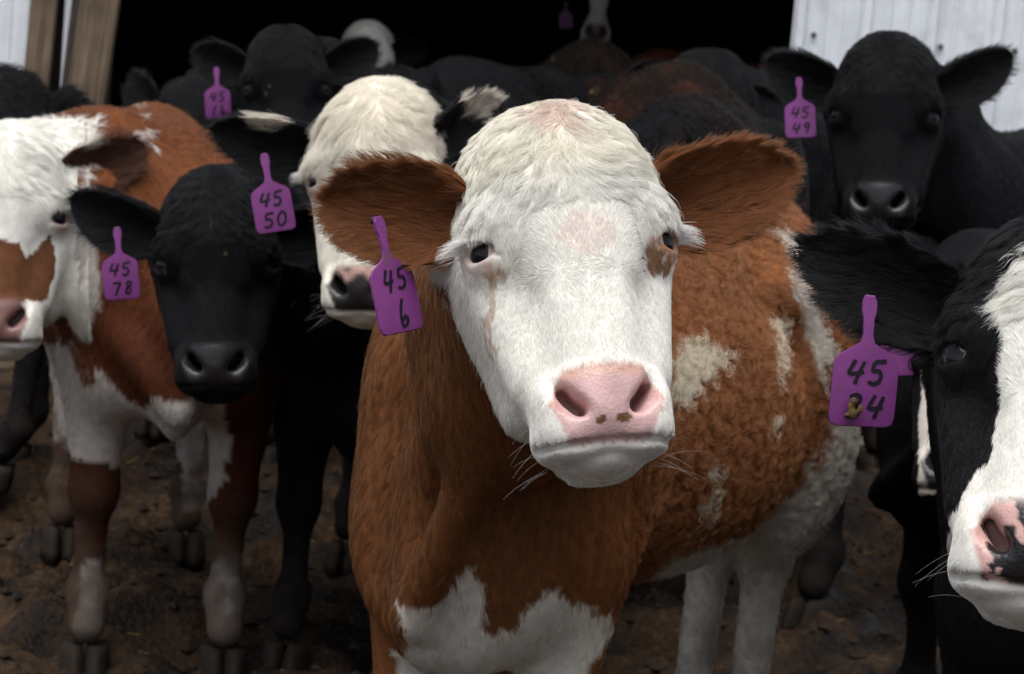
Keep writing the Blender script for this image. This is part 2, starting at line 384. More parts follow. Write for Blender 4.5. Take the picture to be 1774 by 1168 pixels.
def body_field(s, Hl, hs, wid=1.0, hind=1.0, tail=1.0, fore=1.0, deep=0.0):
    """body in calf space (forward is -Y); Hl places the head"""
    F = Field()
    def P(x, y, z): return np.array([x * s * wid, y * s, z * s])
    r_ = lambda *a: tuple(v * s for v in a)
    F.ell(P(0, -.08, .655), r_(.19 * wid, .42, .225), .06)
    F.ell(P(0, .12, .60), r_(.205 * wid, .36, .205), .06)
    F.cap(P(0, -.30, .80), P(0, .08, .815), .085 * s, .085 * s, .06)
    F.cap(P(0, .08, .815), P(0, .46, .845), .085 * s, .075 * s, .06)
    F.ell(P(0, .42, .72), r_(.18 * wid, .20, .175), .06)
    for k in (-1, 1):
        F.ell(P(.115 * k * fore, -.36, .66), r_(.085, .14, .22), .05)
        F.ell(P(.10 * k * fore, -.42, .54), r_(.075, .10, .13), .04)
        F.ell(P(.12 * k, .43, .60), r_(.085, .17, .22), .05)
        F.ell(P(.125 * k, .28, .79), r_(.03, .06, .03), .06)                 # hip bone
        F.cap(P(.125 * k * fore, -.38, .52), P(.12 * k * fore, -.385, .295), .068 * s, .040 * s, .04)
        F.ell(P(.12 * k * fore, -.394, .285), r_(.043, .044, .05), .02)
        F.cap(P(.12 * k * fore, -.385, .28), P(.12 * k * fore, -.38, .12), .030 * s, .027 * s, .025)
        F.ell(P(.12 * k * fore, -.383, .105), r_(.040, .043, .036), .015)
        F.cap(P(.12 * k * fore, -.385, .10), P(.12 * k * fore, -.415, .052), .030 * s, .034 * s, .02)
        F.cap(P(.13 * k * hind, .44, .50), P(.13 * k * hind, .565, .355), .085 * s, .040 * s, .04)
        F.ell(P(.13 * k * hind, .580, .35), r_(.034, .047, .055), .02)
        F.cap(P(.13 * k * hind, .57, .34), P(.13 * k * hind, .545, .12), .034 * s, .028 * s, .025)
        F.ell(P(.13 * k * hind, .543, .105), r_(.040, .043, .036), .015)
        F.cap(P(.13 * k * hind, .54, .10), P(.13 * k * hind, .515, .052), .030 * s, .034 * s, .02)
    F.ell(P(0, -.47, .555 - deep * .5), r_(.115, .11, .13 + deep * .5), .05)                          # brisket
    F.ell(P(0, -.53, .50), r_(.035, .05, .10), .04)
    # tail
    tp = [P(0, .60, .86), P(0, .665, .80), P(0, .68, .80 - .18 * tail), P(.01, .675, .80 - .38 * tail), P(.015, .68, .80 - .50 * tail)]
    for a, b, ra, rb in zip(tp[:-1], tp[1:], (.035, .026, .018, .016), (.026, .018, .016, .03)): F.cap(a, b, ra * s, rb * s, .02)
    # neck, from the shoulders to the back of the head
    def Hq(x, f, z): return (Hl @ np.append(hp(x, f, z) * hs, 1))[:3]
    a0, a1, a2 = Hq(0, -.115, .055), Hq(0, -.10, .105), Hq(0, -.14, .0)
    def bend(a, b, ra, rb, k, lift):
        m = (a + b) / 2 + np.array([0, 0, lift]); rm = (ra + rb) / 2
        F.cap(a, m, ra, rm, k); F.cap(m, b, rm, rb, k)
    bend(P(0, -.36, .70), a0, .145 * s, .092 * hs, .06, .0)
    bend(P(0, -.24, .82), a1, .085 * s, .066 * hs, .06, .02 * s)
    bend(P(0, -.47, .60), a2, .085 * s, .060 * hs, .05, -.01 * s)
    for k in (-1, 1):                                                         # hollows between neck, dewlap and shoulder
        F.ell(P(.088 * k, -.585, .60), r_(.030, .055, .15), .05, sub=True)
    F.cap(P(0, -.590, .46), a2 + (P(0, -.52, .56) - a2) * .30, .024 * s, .022 * s, .03)   # dewlap
    return F

def ear_surface(base, a, b, c, L, Wd, cup, droop, nu=22, nv=13, th=.008):
    """two sheets of a cupped leaf; returns V, Q, normals, u, v, front flag"""
    U, Vv = np.meshgrid(np.linspace(0, 1, nu), np.linspace(-1, 1, nv), indexing='ij')
    w = Wd * .5 * np.maximum(np.where(U < .42, np.sqrt(np.clip(1 - ((U - .42) / .46) ** 2, 0, 1)), np.clip(1 - np.clip((U - .42) / .58, 0, 1) ** 1.9, 0, 1) ** .62), .55 * (1 - U) ** .7) * np.where(Vv < 0, 1.10, 1.0)
    w = np.maximum(w, .0015)
    pos = base + a * (L * U)[..., None] + b * (w * Vv + droop * L * U ** 2)[..., None] + c * (cup * (Vv ** 2) * w * (1 - .45 * U) - .16 * L * U ** 2)[..., None]
    n = np.cross(np.gradient(pos, axis=0), np.gradient(pos, axis=1)); n = unit(n)
    sgn = np.sign((n * c).sum(-1).mean()); n = n * sgn
    f = pos.reshape(-1, 3); bk = (pos - n * (th * (1 - np.abs(Vv) ** 4 * .8))[..., None]).reshape(-1, 3)
    V = np.concatenate([f, bk]); m = nu * nv
    q = []
    ids = np.arange(m).reshape(nu, nv)
    qf = np.stack([ids[:-1, :-1], ids[1:, :-1], ids[1:, 1:], ids[:-1, 1:]], -1).reshape(-1, 4)
    if sgn < 0: qf = qf[:, ::-1]
    qb = qf[:, ::-1] + m
    rim = np.concatenate([ids[:, 0], ids[-1, 1:], ids[::-1, -1][1:]])
    qr = np.stack([rim[:-1], rim[1:], rim[1:] + m, rim[:-1] + m], 1)
    if sgn < 0: qr = qr[:, ::-1]
    uu = np.concatenate([U.ravel()] * 2); vv = np.concatenate([Vv.ravel()] * 2); fr = np.concatenate([np.ones(m), np.zeros(m)])
    Nn = np.concatenate([n.reshape(-1, 3), -n.reshape(-1, 3)])
    return V, np.concatenate([qf, qb, qr]), Nn, uu, vv, fr

def hoof_mesh(s):
    """one cloven hoof, two claws with a gap"""
    Vs, Qs = [], []
    for k in (-1, 1):
        ring = 12; lev = [(0, 1.0), (.02, .98), (.045, .86), (.062, .74)]
        off = sum(len(v) for v in Vs); V = []
        for z, g in lev:
            for i in range(ring):
                a = 2 * math.pi * i / ring
                x = math.cos(a) * .0225 * g; y = math.sin(a) * .038 * g
                if math.sin(a) < 0: y *= 1.25; x *= (1 - .35 * abs(math.sin(a)) ** 2)
                V.append(((x + k * .0205 + (-k) * .004 * (y < -.02)), y + .30 * z - .012, z))
        V = np.array(V) * s; Vs.append(V); n = len(lev)
        q = [[off + l * ring + i, off + l * ring + (i + 1) % ring, off + (l + 1) * ring + (i + 1) % ring, off + (l + 1) * ring + i] for l in range(n - 1) for i in range(ring)]
        for base_, rev in ((off, True), (off + (n - 1) * ring, False)):
            for i in range(1, ring // 2):
                f = [base_ + i - 1, base_ + i, base_ + ring - i - 1, base_ + ring - i if i > 1 else base_ + ring - 1]
                if i == 1: f = [base_, base_ + 1, base_ + ring - 2, base_ + ring - 1]
                q.append(f[::-1] if rev else f)
        Qs += q
    return np_mesh('hoof', np.concatenate(Vs), np.array(Qs))
def eye_mesh():
    nu, nv = 20, 14; V = [(0, -1, 0)]
    for i in range(1, nv):
        t = math.pi * i / nv
        for j in range(nu): p = 2 * math.pi * j / nu; V.append((math.sin(t) * math.cos(p), -math.cos(t), math.sin(t) * math.sin(p)))
    V.append((0, 1, 0)); q, t3 = [], []
    for j in range(nu):
        t3.append((0, 1 + j, 1 + (j + 1) % nu)); last = 1 + (nv - 2) * nu; t3.append((len(V) - 1, last + (j + 1) % nu, last + j))
    for i in range(nv - 2):
        for j in range(nu): a = 1 + i * nu; q.append((a + j, a + nu + j, a + nu + (j + 1) % nu, a + (j + 1) % nu))
    return np_mesh('eye', np.array(V), [np.array(q), np.array(t3)])
EYE_ME = eye_mesh(); EYE_ME.materials.append(M['eye'])

def rot_ypr(yaw, pitch, roll):
    cy, sy = math.cos(yaw), math.sin(yaw); cx, sx = math.cos(-pitch), math.sin(-pitch); cr, sr = math.cos(roll), math.sin(roll)
    return np.array([[cy, -sy, 0], [sy, cy, 0], [0, 0, 1]]) @ np.array([[1, 0, 0], [0, cx, -sx], [0, sx, cx]]) @ np.array([[cr, 0, sr], [0, 1, 0], [-sr, 0, cr]])
def mat4(R, t): m = np.eye(4); m[:3, :3] = R; m[:3, 3] = t; return m

def nose_mask(Ph, z0=-.163):
    """1 on the bare nose pad"""
    x, f, z = Ph[:, 0], -Ph[:, 1], Ph[:, 2]
    wz = np.interp(z, [-.21, -.192, -.16, -.13], [.030, .037, .051, .036])
    a = smooth(1.08, .95, np.abs(x) / wz)
    return a * smooth(-.030, -.016, f) * smooth(-.1975, -.1925, z) * smooth(-.124, -.138, z)
def inner_eye(Ph):
    r = np.zeros(len(Ph))
    for s in (-1, 1): r = np.maximum(r, smooth(.0275, .0205, np.linalg.norm(Ph - EYE_C[s] - EYE_D[s] * .004, axis=1)))
    return r
def face_dirs(Ph, N):
    """lie of the hair on the head, in head space"""
    x, f, z = Ph[:, 0], -Ph[:, 1], Ph[:, 2]
    d = np.stack([x * 4, np.zeros_like(x), -np.ones_like(x)], 1)
    fore = smooth(.015, .05, z) 
    sg = np.tanh(x / .012)
    d = d * (1 - fore)[:, None] + fore[:, None] * np.stack([sg * np.clip(.35 + np.abs(x) / .05, 0, 1.3), np.zeros_like(x), -.8 * np.ones_like(x)], 1)
    # whorls below the eyes: hair radiates from two points
    for s in (-1, 1):
        vx, vz = x - .028 * s, z + .035
        r = np.hypot(vx, vz); w = smooth(.055, .012, r) * (f > -.02)
        rd = np.stack([vx, np.zeros_like(x), vz], 1) / np.maximum(r, 1e-4)[:, None]
        d = d * (1 - w)[:, None] + rd * w[:, None]
    up = smooth(-.035, -.02, z) * smooth(.04, .015, z) * smooth(.06, .03, np.abs(x)) * (f > -.02)
    d = d * (1 - up)[:, None] + up[:, None] * np.stack([x * 14, np.zeros_like(x), np.ones_like(x)], 1)
    side = smooth(-.04, -.09, f)
    d = d * (1 - side)[:, None] + side[:, None] * np.stack([np.zeros_like(x), .8 * np.ones_like(x), -.7 * np.ones_like(x)], 1)
    return unit(d + 1e-6)

def calf(label, H_w, hs, root, yaw, s, color, ears=None, hair=None, vox=(.012, .006), group='calves crowded at the barn door', wid=1.0,
         fore_len=.031, face_len=.0058, body_len=.024, body_curl=.8, name='calf', lash=(.93, .91, .88), lashes=False, whisk=0, ground=0.0, eye_yaw=0, eyes=True, hind=1.0, tail=1.0, fore=1.0, ear_len=1.0, look=.12, deep=0.0, eye_size=1.0):
    """H_w = (yaw, pitch, roll in degrees, world position) of the head"""
    rng = np.random.default_rng(abs(hash(label)) % 1 + len(label) * 7 + int(1000 * abs(root[0])))
    Rm = mat4(np.array([[math.cos(yaw), -math.sin(yaw), 0], [math.sin(yaw), math.cos(yaw), 0], [0, 0, 1]]), (root[0], root[1], ground))
    Ri = np.linalg.inv(Rm)
    Hw = mat4(rot_ypr(*[math.radians(v) for v in H_w[:3]]), H_w[3])
    Hl = Ri @ Hw; Hli = np.linalg.inv(Hl)
    F = body_field(s, Hl, hs, wid, hind, tail, fore, deep); F.p += HEADF.xf(Hl, hs).p
    # head box in head space, body box in calf space
    vb, vh = vox
    lo, hi = hp(-.125, -.165, -.24) * hs, hp(.125, .06, .20) * hs
    lo, hi = np.minimum(lo, hi), np.maximum(lo, hi)
    nh = np.ceil((hi - lo) / vh).astype(int) + 1
    Vh, Qh = F.mesh(Hl[:3, :3] @ lo + Hl[:3, 3], Hl[:3, :3], tuple(nh), vh)
    allp = np.concatenate([np.array([[-.3 * s, -.7 * s, .02], [.3 * s, .75 * s, 1.0 * s]]), Vh])
    bl, bh = allp.min(0) - .03, allp.max(0) + .03
    nb = np.ceil((bh - bl) / vb).astype(int) + 1
    Vb, Qb = F.mesh(bl, np.eye(3), tuple(nb), vb)
    Ph_b = (Vb @ Hli[:3, :3].T + Hli[:3, 3])
    ins = ((Ph_b > lo + 1.2 * vb) & (Ph_b < hi - 1.2 * vb)).all(1)
    Qb = Qb[~ins[Qb].all(1)]; Vb, Qb = compact(Vb, Qb)
    Vs, Qs, Ns, reg, uv = [Vb, Vh], [Qb, Qh + len(Vb)], [vnormals(Vb, Qb), vnormals(Vh, Qh)], [np.zeros(len(Vb)), np.ones(len(Vh))], []
    off = len(Vb) + len(Vh); earinfo = []
    for sd in (-1, 1):
        e = dict(base=(.074, -.078, .062), a=(1, -.15, .10), c=(.12, 1, -.5), L=.145, Wd=.092, cup=.85, droop=0.)
        if ears and sd in ears: e.update(ears[sd])
        base = hp(e['base'][0] * sd, *e['base'][1:]); a = unit(hp(e['a'][0] * sd, *e['a'][1:]))
        if 'tip' in e:
            bw = (Hw @ np.append(base * hs, 1))[:3]; tx, ty, dd = e['tip']
            tl = (np.linalg.inv(Hw) @ np.append(at(tx, ty, (bw - CAM) @ FWD + dd), 1))[:3] / hs
            e['L'] = float(np.clip(np.linalg.norm(tl - base), .10, .20)); a = unit(tl - base)
        c = hp(e['c'][0] * sd, *e['c'][1:])
        c = unit(c - a * (a @ c)); b = np.cross(a, c); b = b if b[2] > 0 else -b
        V, Q, Nn, uu, vv, fr = ear_surface(base, a, b, c, e['L'], e['Wd'], e['cup'], e['droop'])
        V = V * hs; Vl = V @ Hl[:3, :3].T + Hl[:3, 3]; Nl = Nn @ Hl[:3, :3].T
        Vs.append(Vl); Qs.append(Q + off); Ns.append(Nl); reg.append(np.full(len(V), 2.0)); off += len(V)
        earinfo.append((Vl, Q, Nl, a, b, c, uu, vv, fr, sd))
    V = np.concatenate(Vs); Q = np.concatenate(Qs); Nv = np.concatenate(Ns); reg = np.concatenate(reg)
    def frames(P):
        return P @ Rm[:3, :3].T + Rm[:3, 3], (P @ Hli[:3, :3].T + Hli[:3, 3]) / hs, P / s
    Pw, Ph, Pc = frames(V)
    col = np.clip(color(Pw, Ph, Pc, Nv @ Rm[:3, :3].T, reg), .002, .95)
    me = np_mesh('calf', V, Q)
    ca = me.attributes.new('Coat', 'FLOAT_COLOR', 'POINT'); ca.data.foreach_set('color', np.concatenate([col, np.ones((len(col), 1))], 1).astype(np.float32).ravel())
    wa = me.attributes.new('Wet', 'FLOAT', 'POINT'); wet = np.maximum(nose_mask(Ph), .25 * inner_eye(Ph)) * (reg == 1); wa.data.foreach_set('value', wet.astype(np.float32))
    root_o = link(name, me, None, M['hide']); root_o.matrix_world = Matrix(Rm.tolist())
    tag(root_o, label, 'calf', group)
    # eyes
    if eyes:
        for sd in (-1, 1):
            e, u, w = eye_basis(sd)
            fd = unit(e + w * look + np.array([eye_yaw, 0, 0]))
            up = unit(u - fd * (u @ fd)); rt = np.cross(-fd, up)
            Rl = np.stack([rt, -fd, up], 1)
            m = Hl @ mat4(Rl * EYE_R * hs * eye_size, EYE_C[sd] * hs)
            o = link('eye', EYE_ME, root_o); o.matrix_local = Matrix(m.tolist())
    hm = hoof_mesh(s * 1.05); hm.materials.append(M['hoof'])
    for k in (-1, 1):
        for (x, y) in ((.12 * fore, -.425), (.13 * hind, .505)):
            o = link('hoof', hm, root_o); o.location = (x * k * s * wid, y * s, -.045)
    if hair:
        nbd, nhd, ner = hair
        coat = Coat(); R3 = Rm[:3, :3]
        seen = lambda P, N: ((((P @ R3.T + Rm[:3, 3]) - CAM) * (N @ R3.T)).sum(1) / np.linalg.norm((P @ R3.T + Rm[:3, 3]) - CAM, axis=1) < .45) * .93 + .07
        def pb(P, N, what):
            Pw, Ph, Pc = frames(P)
            nk = smooth(-.30, -.42, Pc[:, 1])                                # neck and chest
            low = smooth(.50, .30, Pc[:, 2])
            if what == 'dens': return seen(P, N) * (P[:, 2] > .10)
            lenb = body_len * (1 - .5 * nk) * (1 - .6 * low)
            d = np.stack([P[:, 0] * 1.2, .9 - .7 * nk, -.55 - .7 * nk - low], 1)
            return dict(len=lenb, dir=d, lift=.55 - .25 * nk - .2 * low, curl=body_curl * (1 - .85 * nk) * (1 - .7 * low), clump=.85 - .35 * nk, cell=.017, wave=.9 * body_curl * (1 - .75 * nk), rad=.00030 * max(1, (Pw[:, 1].mean() / 3.0)),
                        col=color(Pw, Ph, Pc, N @ R3.T, np.zeros(len(P))), freq=1.5)
        Mb = vnormals(Vb, Qb); grow(coat, rng, Vb, Qb, Mb, nbd, pb, 8)
        def phd(P, N, what):
            Pw, Ph, Pc = frames(P); x, f, z = Ph[:, 0], -Ph[:, 1], Ph[:, 2]
            bare = np.maximum(nose_mask(Ph), inner_eye(Ph))
            if what == 'dens': return seen(P, N) * (1 - smooth(.2, .7, bare)) * (1 - .35 * smooth(.03, .07, z))
            fore = smooth(.020, .085, z + .25 * np.abs(x)); side = smooth(-.05, -.10, f)
            ln = face_len + (fore_len - face_len) * fore * (1 - .55 * smooth(.09, .16, z)) * (1 - .4 * smooth(.055, .08, np.abs(x)) * smooth(.06, .10, z)) + .010 * side * (1 - .6 * smooth(-.11, -.16, z)) + .003 * smooth(-.06, -.10, f) * smooth(-.12, -.18, z)
            ln = ln * (1 - .5 * smooth(.1, .6, bare)) * (1 - .55 * smooth(-.150, -.178, z) * smooth(-.06, -.03, f))
            Nh = N @ Hli[:3, :3].T
            d = face_dirs(Ph, Nh) @ Hl[:3, :3].T
            return dict(len=ln, dir=d, lift=.27 - .09 * fore + .08 * side, curl=.10 + .36 * fore, clump=.16 + .69 * fore, cell=.0120, wave=.10 + .50 * fore, wscale=22., rand=.34 - .06 * fore, rad=.00020 + .00006 * fore,
                        col=color(Pw, Ph, Pc, N @ R3.T, np.ones(len(P))), freq=.9)
        Mh = vnormals(Vh, Qh); grow(coat, rng, Vh, Qh, Mh, nhd, phd, 6)
        for (Vl, Qe, Nl, a, b, c, uu, vv, fr, sd) in earinfo:
            al, bl_ = a @ Hl[:3, :3].T, b @ Hl[:3, :3].T
            base = Vl[0:13].mean(0)
            def pe(P, N, what):
                Pw, Ph, Pc = frames(P)
                if what == 'dens': return seen(P, N) * .8 + .2
                u = ((P - base) @ al) / (.135 * hs); v = ((P - base) @ bl_) / (.044 * hs)
                d = al[None] * (1.0 + .2 * u)[:, None] + bl_[None] * (.30 * v + .30 * (1 - u) - .15)[:, None]
                edge = smooth(.55, 1., np.abs(v)) + smooth(.75, 1, u)
                return dict(len=(.034 - .016 * np.clip(edge, 0, 1)) * hs * ear_len * np.ones(len(P)), dir=d, lift=.34 * np.ones(len(P)), curl=.32 * np.ones(len(P)), clump=.75 - .5 * np.clip(edge, 0, 1), cell=.012, wave=.60 - .2 * np.clip(edge, 0, 1) * np.ones(len(P)), rad=.00022, cvar=.75,
                            col=color(Pw, Ph, Pc, N @ R3.T, np.full(len(P), 2.0)), freq=.7)
            grow(coat, rng, Vl, Qe, Nl, ner, pe, 6)
        if lashes:
            for sd in (-1, 1):
                e, u, w = eye_basis(sd); n = 170
                t = rng.random(n) ** .7 * 1.4 - .4
                P0 = np.array([lid_point(sd, ti, 1, EYE_R + .0045) for ti in t]) + rng.normal(0, .0008, (n, 3))
                dr = unit(e * .9 + w * .75 + u * .10 + rng.normal(0, .13, (n, 3)))
                Ln = .015 + .013 * rng.random(n)
                ss = np.linspace(0, 1, 6)
                X = P0[:, None] + dr[:, None] * (Ln[:, None] * ss)[..., None] + (-u * .5 + w * .3)[None, None] * (Ln[:, None] * ss ** 2 * .5)[..., None]
                X = (X * hs) @ Hl[:3, :3].T + Hl[:3, 3]
                coat.add(X, np.full(n, .00028), np.tile(np.array(lash), (n, 1)))
        if whisk:
            th = rng.random(whisk) * 2 - 1; sg = np.sign(th)
            P0 = np.stack([sg * (.045 + .014 * rng.random(whisk)), .012 + .045 * rng.random(whisk), -.155 - .05 * rng.random(whisk)], 1)
            dr = unit(np.stack([sg * 1.0, -.1 + .5 * rng.normal(0, .5, whisk), -.25 + .3 * rng.normal(0, 1, whisk)], 1))
            Ln = .018 + .030 * rng.random(whisk); ss = np.linspace(0, 1, 7)
            X = P0[:, None] + dr[:, None] * (Ln[:, None] * ss)[..., None] + np.array([0, 0, -.3]) * (Ln[:, None] * ss ** 2)[..., None]
            coat.add((X * hs) @ Hl[:3, :3].T + Hl[:3, 3], np.full(whisk, .00010), np.full((whisk, 3), .8))
        coat.build('coat', root_o)
    return root_o, Rm, Hw, earinfo

# ------------------------------------------------------------------ ground
def ground_z(P):
    """trampled mud, rising a little towards the barn"""
    x, y = P[:, 0], P[:, 1]; Q = np.stack([x, y, np.zeros_like(x)], 1)
    near = smooth(30, 12, np.hypot(x, y))
    z = .11 * smooth(4.7, 6.2, y) + near * (.032 * fbm(Q, 2.6, 3, 40) + .034 * fbm(Q, 9, 4, 50))
    pit = np.clip(vnoise(Q, 6.5, 71) - .25, 0, 1) * .12 * near
    return z - pit - .015
def axis(lo, hi, step, far):
    inner = np.arange(lo, hi + step / 2, step); k = np.geomspace(step * 2, far, 26)
    return np.concatenate([lo - k[::-1], inner, hi + k])
def build_ground():
    X, Y = axis(-2.6, 2.6, .026, 900), axis(2.2, 9.0, .030, 900)
    gx, gy = np.meshgrid(X, Y, indexing='ij'); P = np.stack([gx.ravel(), gy.ravel(), np.zeros(gx.size)], 1); P[:, 2] = ground_z(P)
    i = np.arange(gx.size).reshape(gx.shape)
    q = np.stack([i[:-1, :-1], i[1:, :-1], i[1:, 1:], i[:-1, 1:]], -1).reshape(-1, 4)
    m, N, L, B = new_mat('mud')
    n1 = noise_tex(N, L, 7, 8); r1 = ramp(N, (.010, .0058, .0033), (.070, .041, .022), .40, .64); L.new(n1.outputs[0], r1.inputs[0])
    n2 = noise_tex(N, L, 55, 6); r2 = ramp(N, (.45, .42, .40), (1.35, 1.3, 1.2), .32, .68); L.new(n2.outputs[0], r2.inputs[0])
    c = mix_rgb(N, L, r1.outputs[0], r2.outputs[0])
    n3 = noise_tex(N, L, 120, 2); r3 = ramp(N, (0, 0, 0), (1, 1, 1), .69, .73); L.new(n3.outputs[0], r3.inputs[0])
    L.new(mix_rgb(N, L, c, (.15, .10, .045), r3.outputs[0], 'MIX'), B.inputs['Base Color'])
    wr = ramp(N, (.42, .42, .42), (.92, .92, .92), .36, .52); L.new(n1.outputs[0], wr.inputs[0]); L.new(wr.outputs[0], B.inputs['Roughness']); B.inputs['Specular IOR Level'].default_value = .25
    n4 = noise_tex(N, L, 70, 8); bump(N, L, n4.outputs[0], B, 1.0, .02)
    o = link('ground', np_mesh('ground', P, q), None, m); tag(o, 'trampled brown mud of the barnyard', None, None, 'structure')
    # loose clods and chaff lying on the mud
    rng = np.random.default_rng(3); V, F_ = [], []
    base = np.array([(0, 0, 1), (1, 0, 0), (0, 1, 0), (-1, 0, 0), (0, -1, 0), (0, 0, -1)], float)
    tri = np.array([(0, 1, 2), (0, 2, 3), (0, 3, 4), (0, 4, 1), (5, 2, 1), (5, 3, 2), (5, 4, 3), (5, 1, 4)])
    n = 9000; px = rng.uniform(-2.2, 2.2, n); py = 2.4 + 5 * rng.random(n) ** 1.2
    pz = ground_z(np.stack([px, py, px * 0], 1)); sz = .003 + .020 * rng.random(n) ** 4
    for k in range(n):
        a = rng.random() * 6.28; ca, sa = math.cos(a), math.sin(a)
        v = base * (sz[k] * rng.uniform(.6, 1.3, (6, 3))) * np.array([1, .8, .6]); v = np.stack([v[:, 0] * ca - v[:, 1] * sa, v[:, 0] * sa + v[:, 1] * ca, v[:, 2]], 1)
        V.append(v + np.array([px[k], py[k], pz[k] + sz[k] * .25])); F_.append(tri + 6 * k)
    o = link('mud_clods', np_mesh('mud_clods', np.concatenate(V), np.concatenate(F_), False), None, mat_plain('clod', (.032, .021, .014), .9, .2, 30, .5, 150))
    tag(o, 'loose clods of dry mud scattered over the yard', 'clods', None, 'stuff')
    V, F_ = [], []; n = 1100
    px = rng.uniform(-2.2, 2.2, n); py = 2.5 + 5 * rng.random(n); pz = ground_z(np.stack([px, py, px * 0], 1))
    for k in range(n):
        a = rng.random() * 6.28; d = np.array([math.cos(a), math.sin(a), rng.normal(0, .15)]) * rng.uniform(.006, .022); w = np.array([-math.sin(a), math.cos(a), .3]) * .0013
        c = np.array([px[k], py[k], pz[k] + .004]); V.append(np.array([c - d - w, c + d - w, c + d + w, c - d + w])); F_.append(np.arange(4)[None] + 4 * k)
    o = link('chaff', np_mesh('chaff', np.concatenate(V), np.concatenate(F_), False), None, mat_plain('chaff_straw', (.20, .13, .055), .8, .2, 5))
    tag(o, 'bits of straw and chaff trodden into the mud', 'chaff', None, 'stuff')
build_ground()

# ------------------------------------------------------------------ barn
def mat_siding():
    m, N, L, B = new_mat('white_siding')
    tc = N.new('ShaderNodeTexCoord'); mp = N.new('ShaderNodeMapping'); mp.inputs['Scale'].default_value = (14, 14, 1.2); L.new(tc.outputs['Object'], mp.inputs[0])
    n = noise_tex(N, L, 3, 6, vec=mp.outputs[0]); r = ramp(N, (.70, .73, .77), (.84, .87, .91), .25, .6); L.new(n.outputs[0], r.inputs[0])
    n2 = noise_tex(N, L, 9, 7); r2 = ramp(N, (.80, .78, .75), (1, 1, 1), .28, .5); L.new(n2.outputs[0], r2.inputs[0])
    L.new(mix_rgb(N, L, r.outputs[0], r2.outputs[0]), B.inputs['Base Color'])
    B.inputs['Roughness'].default_value = .5; n3 = noise_tex(N, L, 5, 3); bump(N, L, n3.outputs[0], B, .25, .02)
    return m
def mat_wood(name, a, b):
    m, N, L, B = new_mat(name)
    tc = N.new('ShaderNodeTexCoord'); mp = N.new('ShaderNodeMapping'); mp.inputs['Scale'].default_value = (60, 60, 2.5); L.new(tc.outputs['Object'], mp.inputs[0])
    n = noise_tex(N, L, 1.6, 8, vec=mp.outputs[0]); r = ramp(N, a, b, .3, .7); L.new(n.outputs[0], r.inputs[0])
    n2 = noise_tex(N, L, 6, 5); r2 = ramp(N, (.6, .58, .55), (1.1, 1.1, 1.1), .3, .65); L.new(n2.outputs[0], r2.inputs[0])
    L.new(mix_rgb(N, L, r.outputs[0], r2.outputs[0]), B.inputs['Base Color']); B.inputs['Roughness'].default_value = .85
    bump(N, L, n.outputs[0], B, .5, .003); return m
M['siding'] = mat_siding(); M['wood'] = mat_wood('weathered_board', (.11, .074, .046), (.25, .18, .12))
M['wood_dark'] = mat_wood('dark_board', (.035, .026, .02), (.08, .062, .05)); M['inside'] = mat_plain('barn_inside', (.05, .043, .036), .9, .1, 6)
M['screw'] = mat_plain('screw_steel', (.10, .095, .09), .55, .5, 90)
BY = 6.4                                                   # the barn's front wall
def box(name, lo, hi, parent, mat, rot=None, bev=.004):
    lo, hi = np.array(lo, float), np.array(hi, float); c = (lo + hi) / 2; h = (hi - lo) / 2
    V, q = [], []
    for z in (-1, 1):
        for (x, y) in ((-1, -1), (1, -1), (1, 1), (-1, 1)):
            V.append((x * h[0], y * h[1], z * h[2]))
    q = [(0, 3, 2, 1), (4, 5, 6, 7), (0, 1, 5, 4), (1, 2, 6, 5), (2, 3, 7, 6), (3, 0, 4, 7)]
    me = np_mesh(name, np.array(V), np.array(q), False); o = link(name, me, parent, mat); o.location = c
    if rot: o.rotation_euler = rot
    if bev:
        b = o.modifiers.new('bevel', 'BEVEL'); b.width = bev; b.segments = 2
    return o
barn = bpy.data.objects.new('barn', None); COL.objects.link(barn); barn.location = (0, BY, 0)
tag(barn, 'white metal sided barn with a wide dark doorway framed by weathered boards', 'barn')
def bx(px): return (px - W / 2) * (BY / math.cos(PITCH)) / FPX + (CAM_H - 1.1) * 0
XL, XR = bx(212) , bx(1352) - .06                          # sides of the doorway near eye height
def siding_sheet(width, z0, z1):
    """ribbed steel: a tall rib every .18 m and two low ones between"""
    prof = []; x = 0.
    while x < width - .01:
        for dx, d in ((0, 0), (.010, .020), (.030, .020), (.040, 0), (.076, 0), (.080, .004), (.088, .004), (.092, 0), (.124, 0), (.128, .004), (.136, .004), (.140, 0)):
            if x + dx < width + .012: prof.append((x + dx, d))
        x += .18
    prof.append((width + .012, 0.0))
    zs = np.linspace(z0, z1, 8); V = np.array([(a, -d, z) for z in zs for (a, d) in prof]); n = len(prof)
    q = np.array([(j * n + i, j * n + i + 1, (j + 1) * n + i + 1, (j + 1) * n + i) for j in range(len(zs) - 1) for i in range(n - 1)])
    return np_mesh('siding_sheet', V, q, False)
sheet = siding_sheet(.90, .03, 3.1); sheet.materials.append(M['siding'])
for k in range(4):
    o = link('siding_sheet', sheet, barn); o.location = (XR + .002 + k * .90, -.006 * (k % 2), 0)
for k in range(4):
    o = link('siding_sheet', sheet, barn); o.location = (XL - .27 - .90 * (k + 1), -.006 * (k % 2), 0)
def screw_mesh():
    V = [(math.cos(a) * r, -d, math.sin(a) * r) for r, d in ((.009, 0), (.009, .003), (.005, .004), (.0045, .008), (.001, .0085)) for a in np.linspace(0, 6.2832, 7)[:-1]]
    return np_mesh('screw', np.array(V), np.array([(j * 6 + i, j * 6 + (i + 1) % 6, (j + 1) * 6 + (i + 1) % 6, (j + 1) * 6 + i) for j in range(4) for i in range(6)]), False)
sm = screw_mesh(); sm.materials.append(M['screw'])
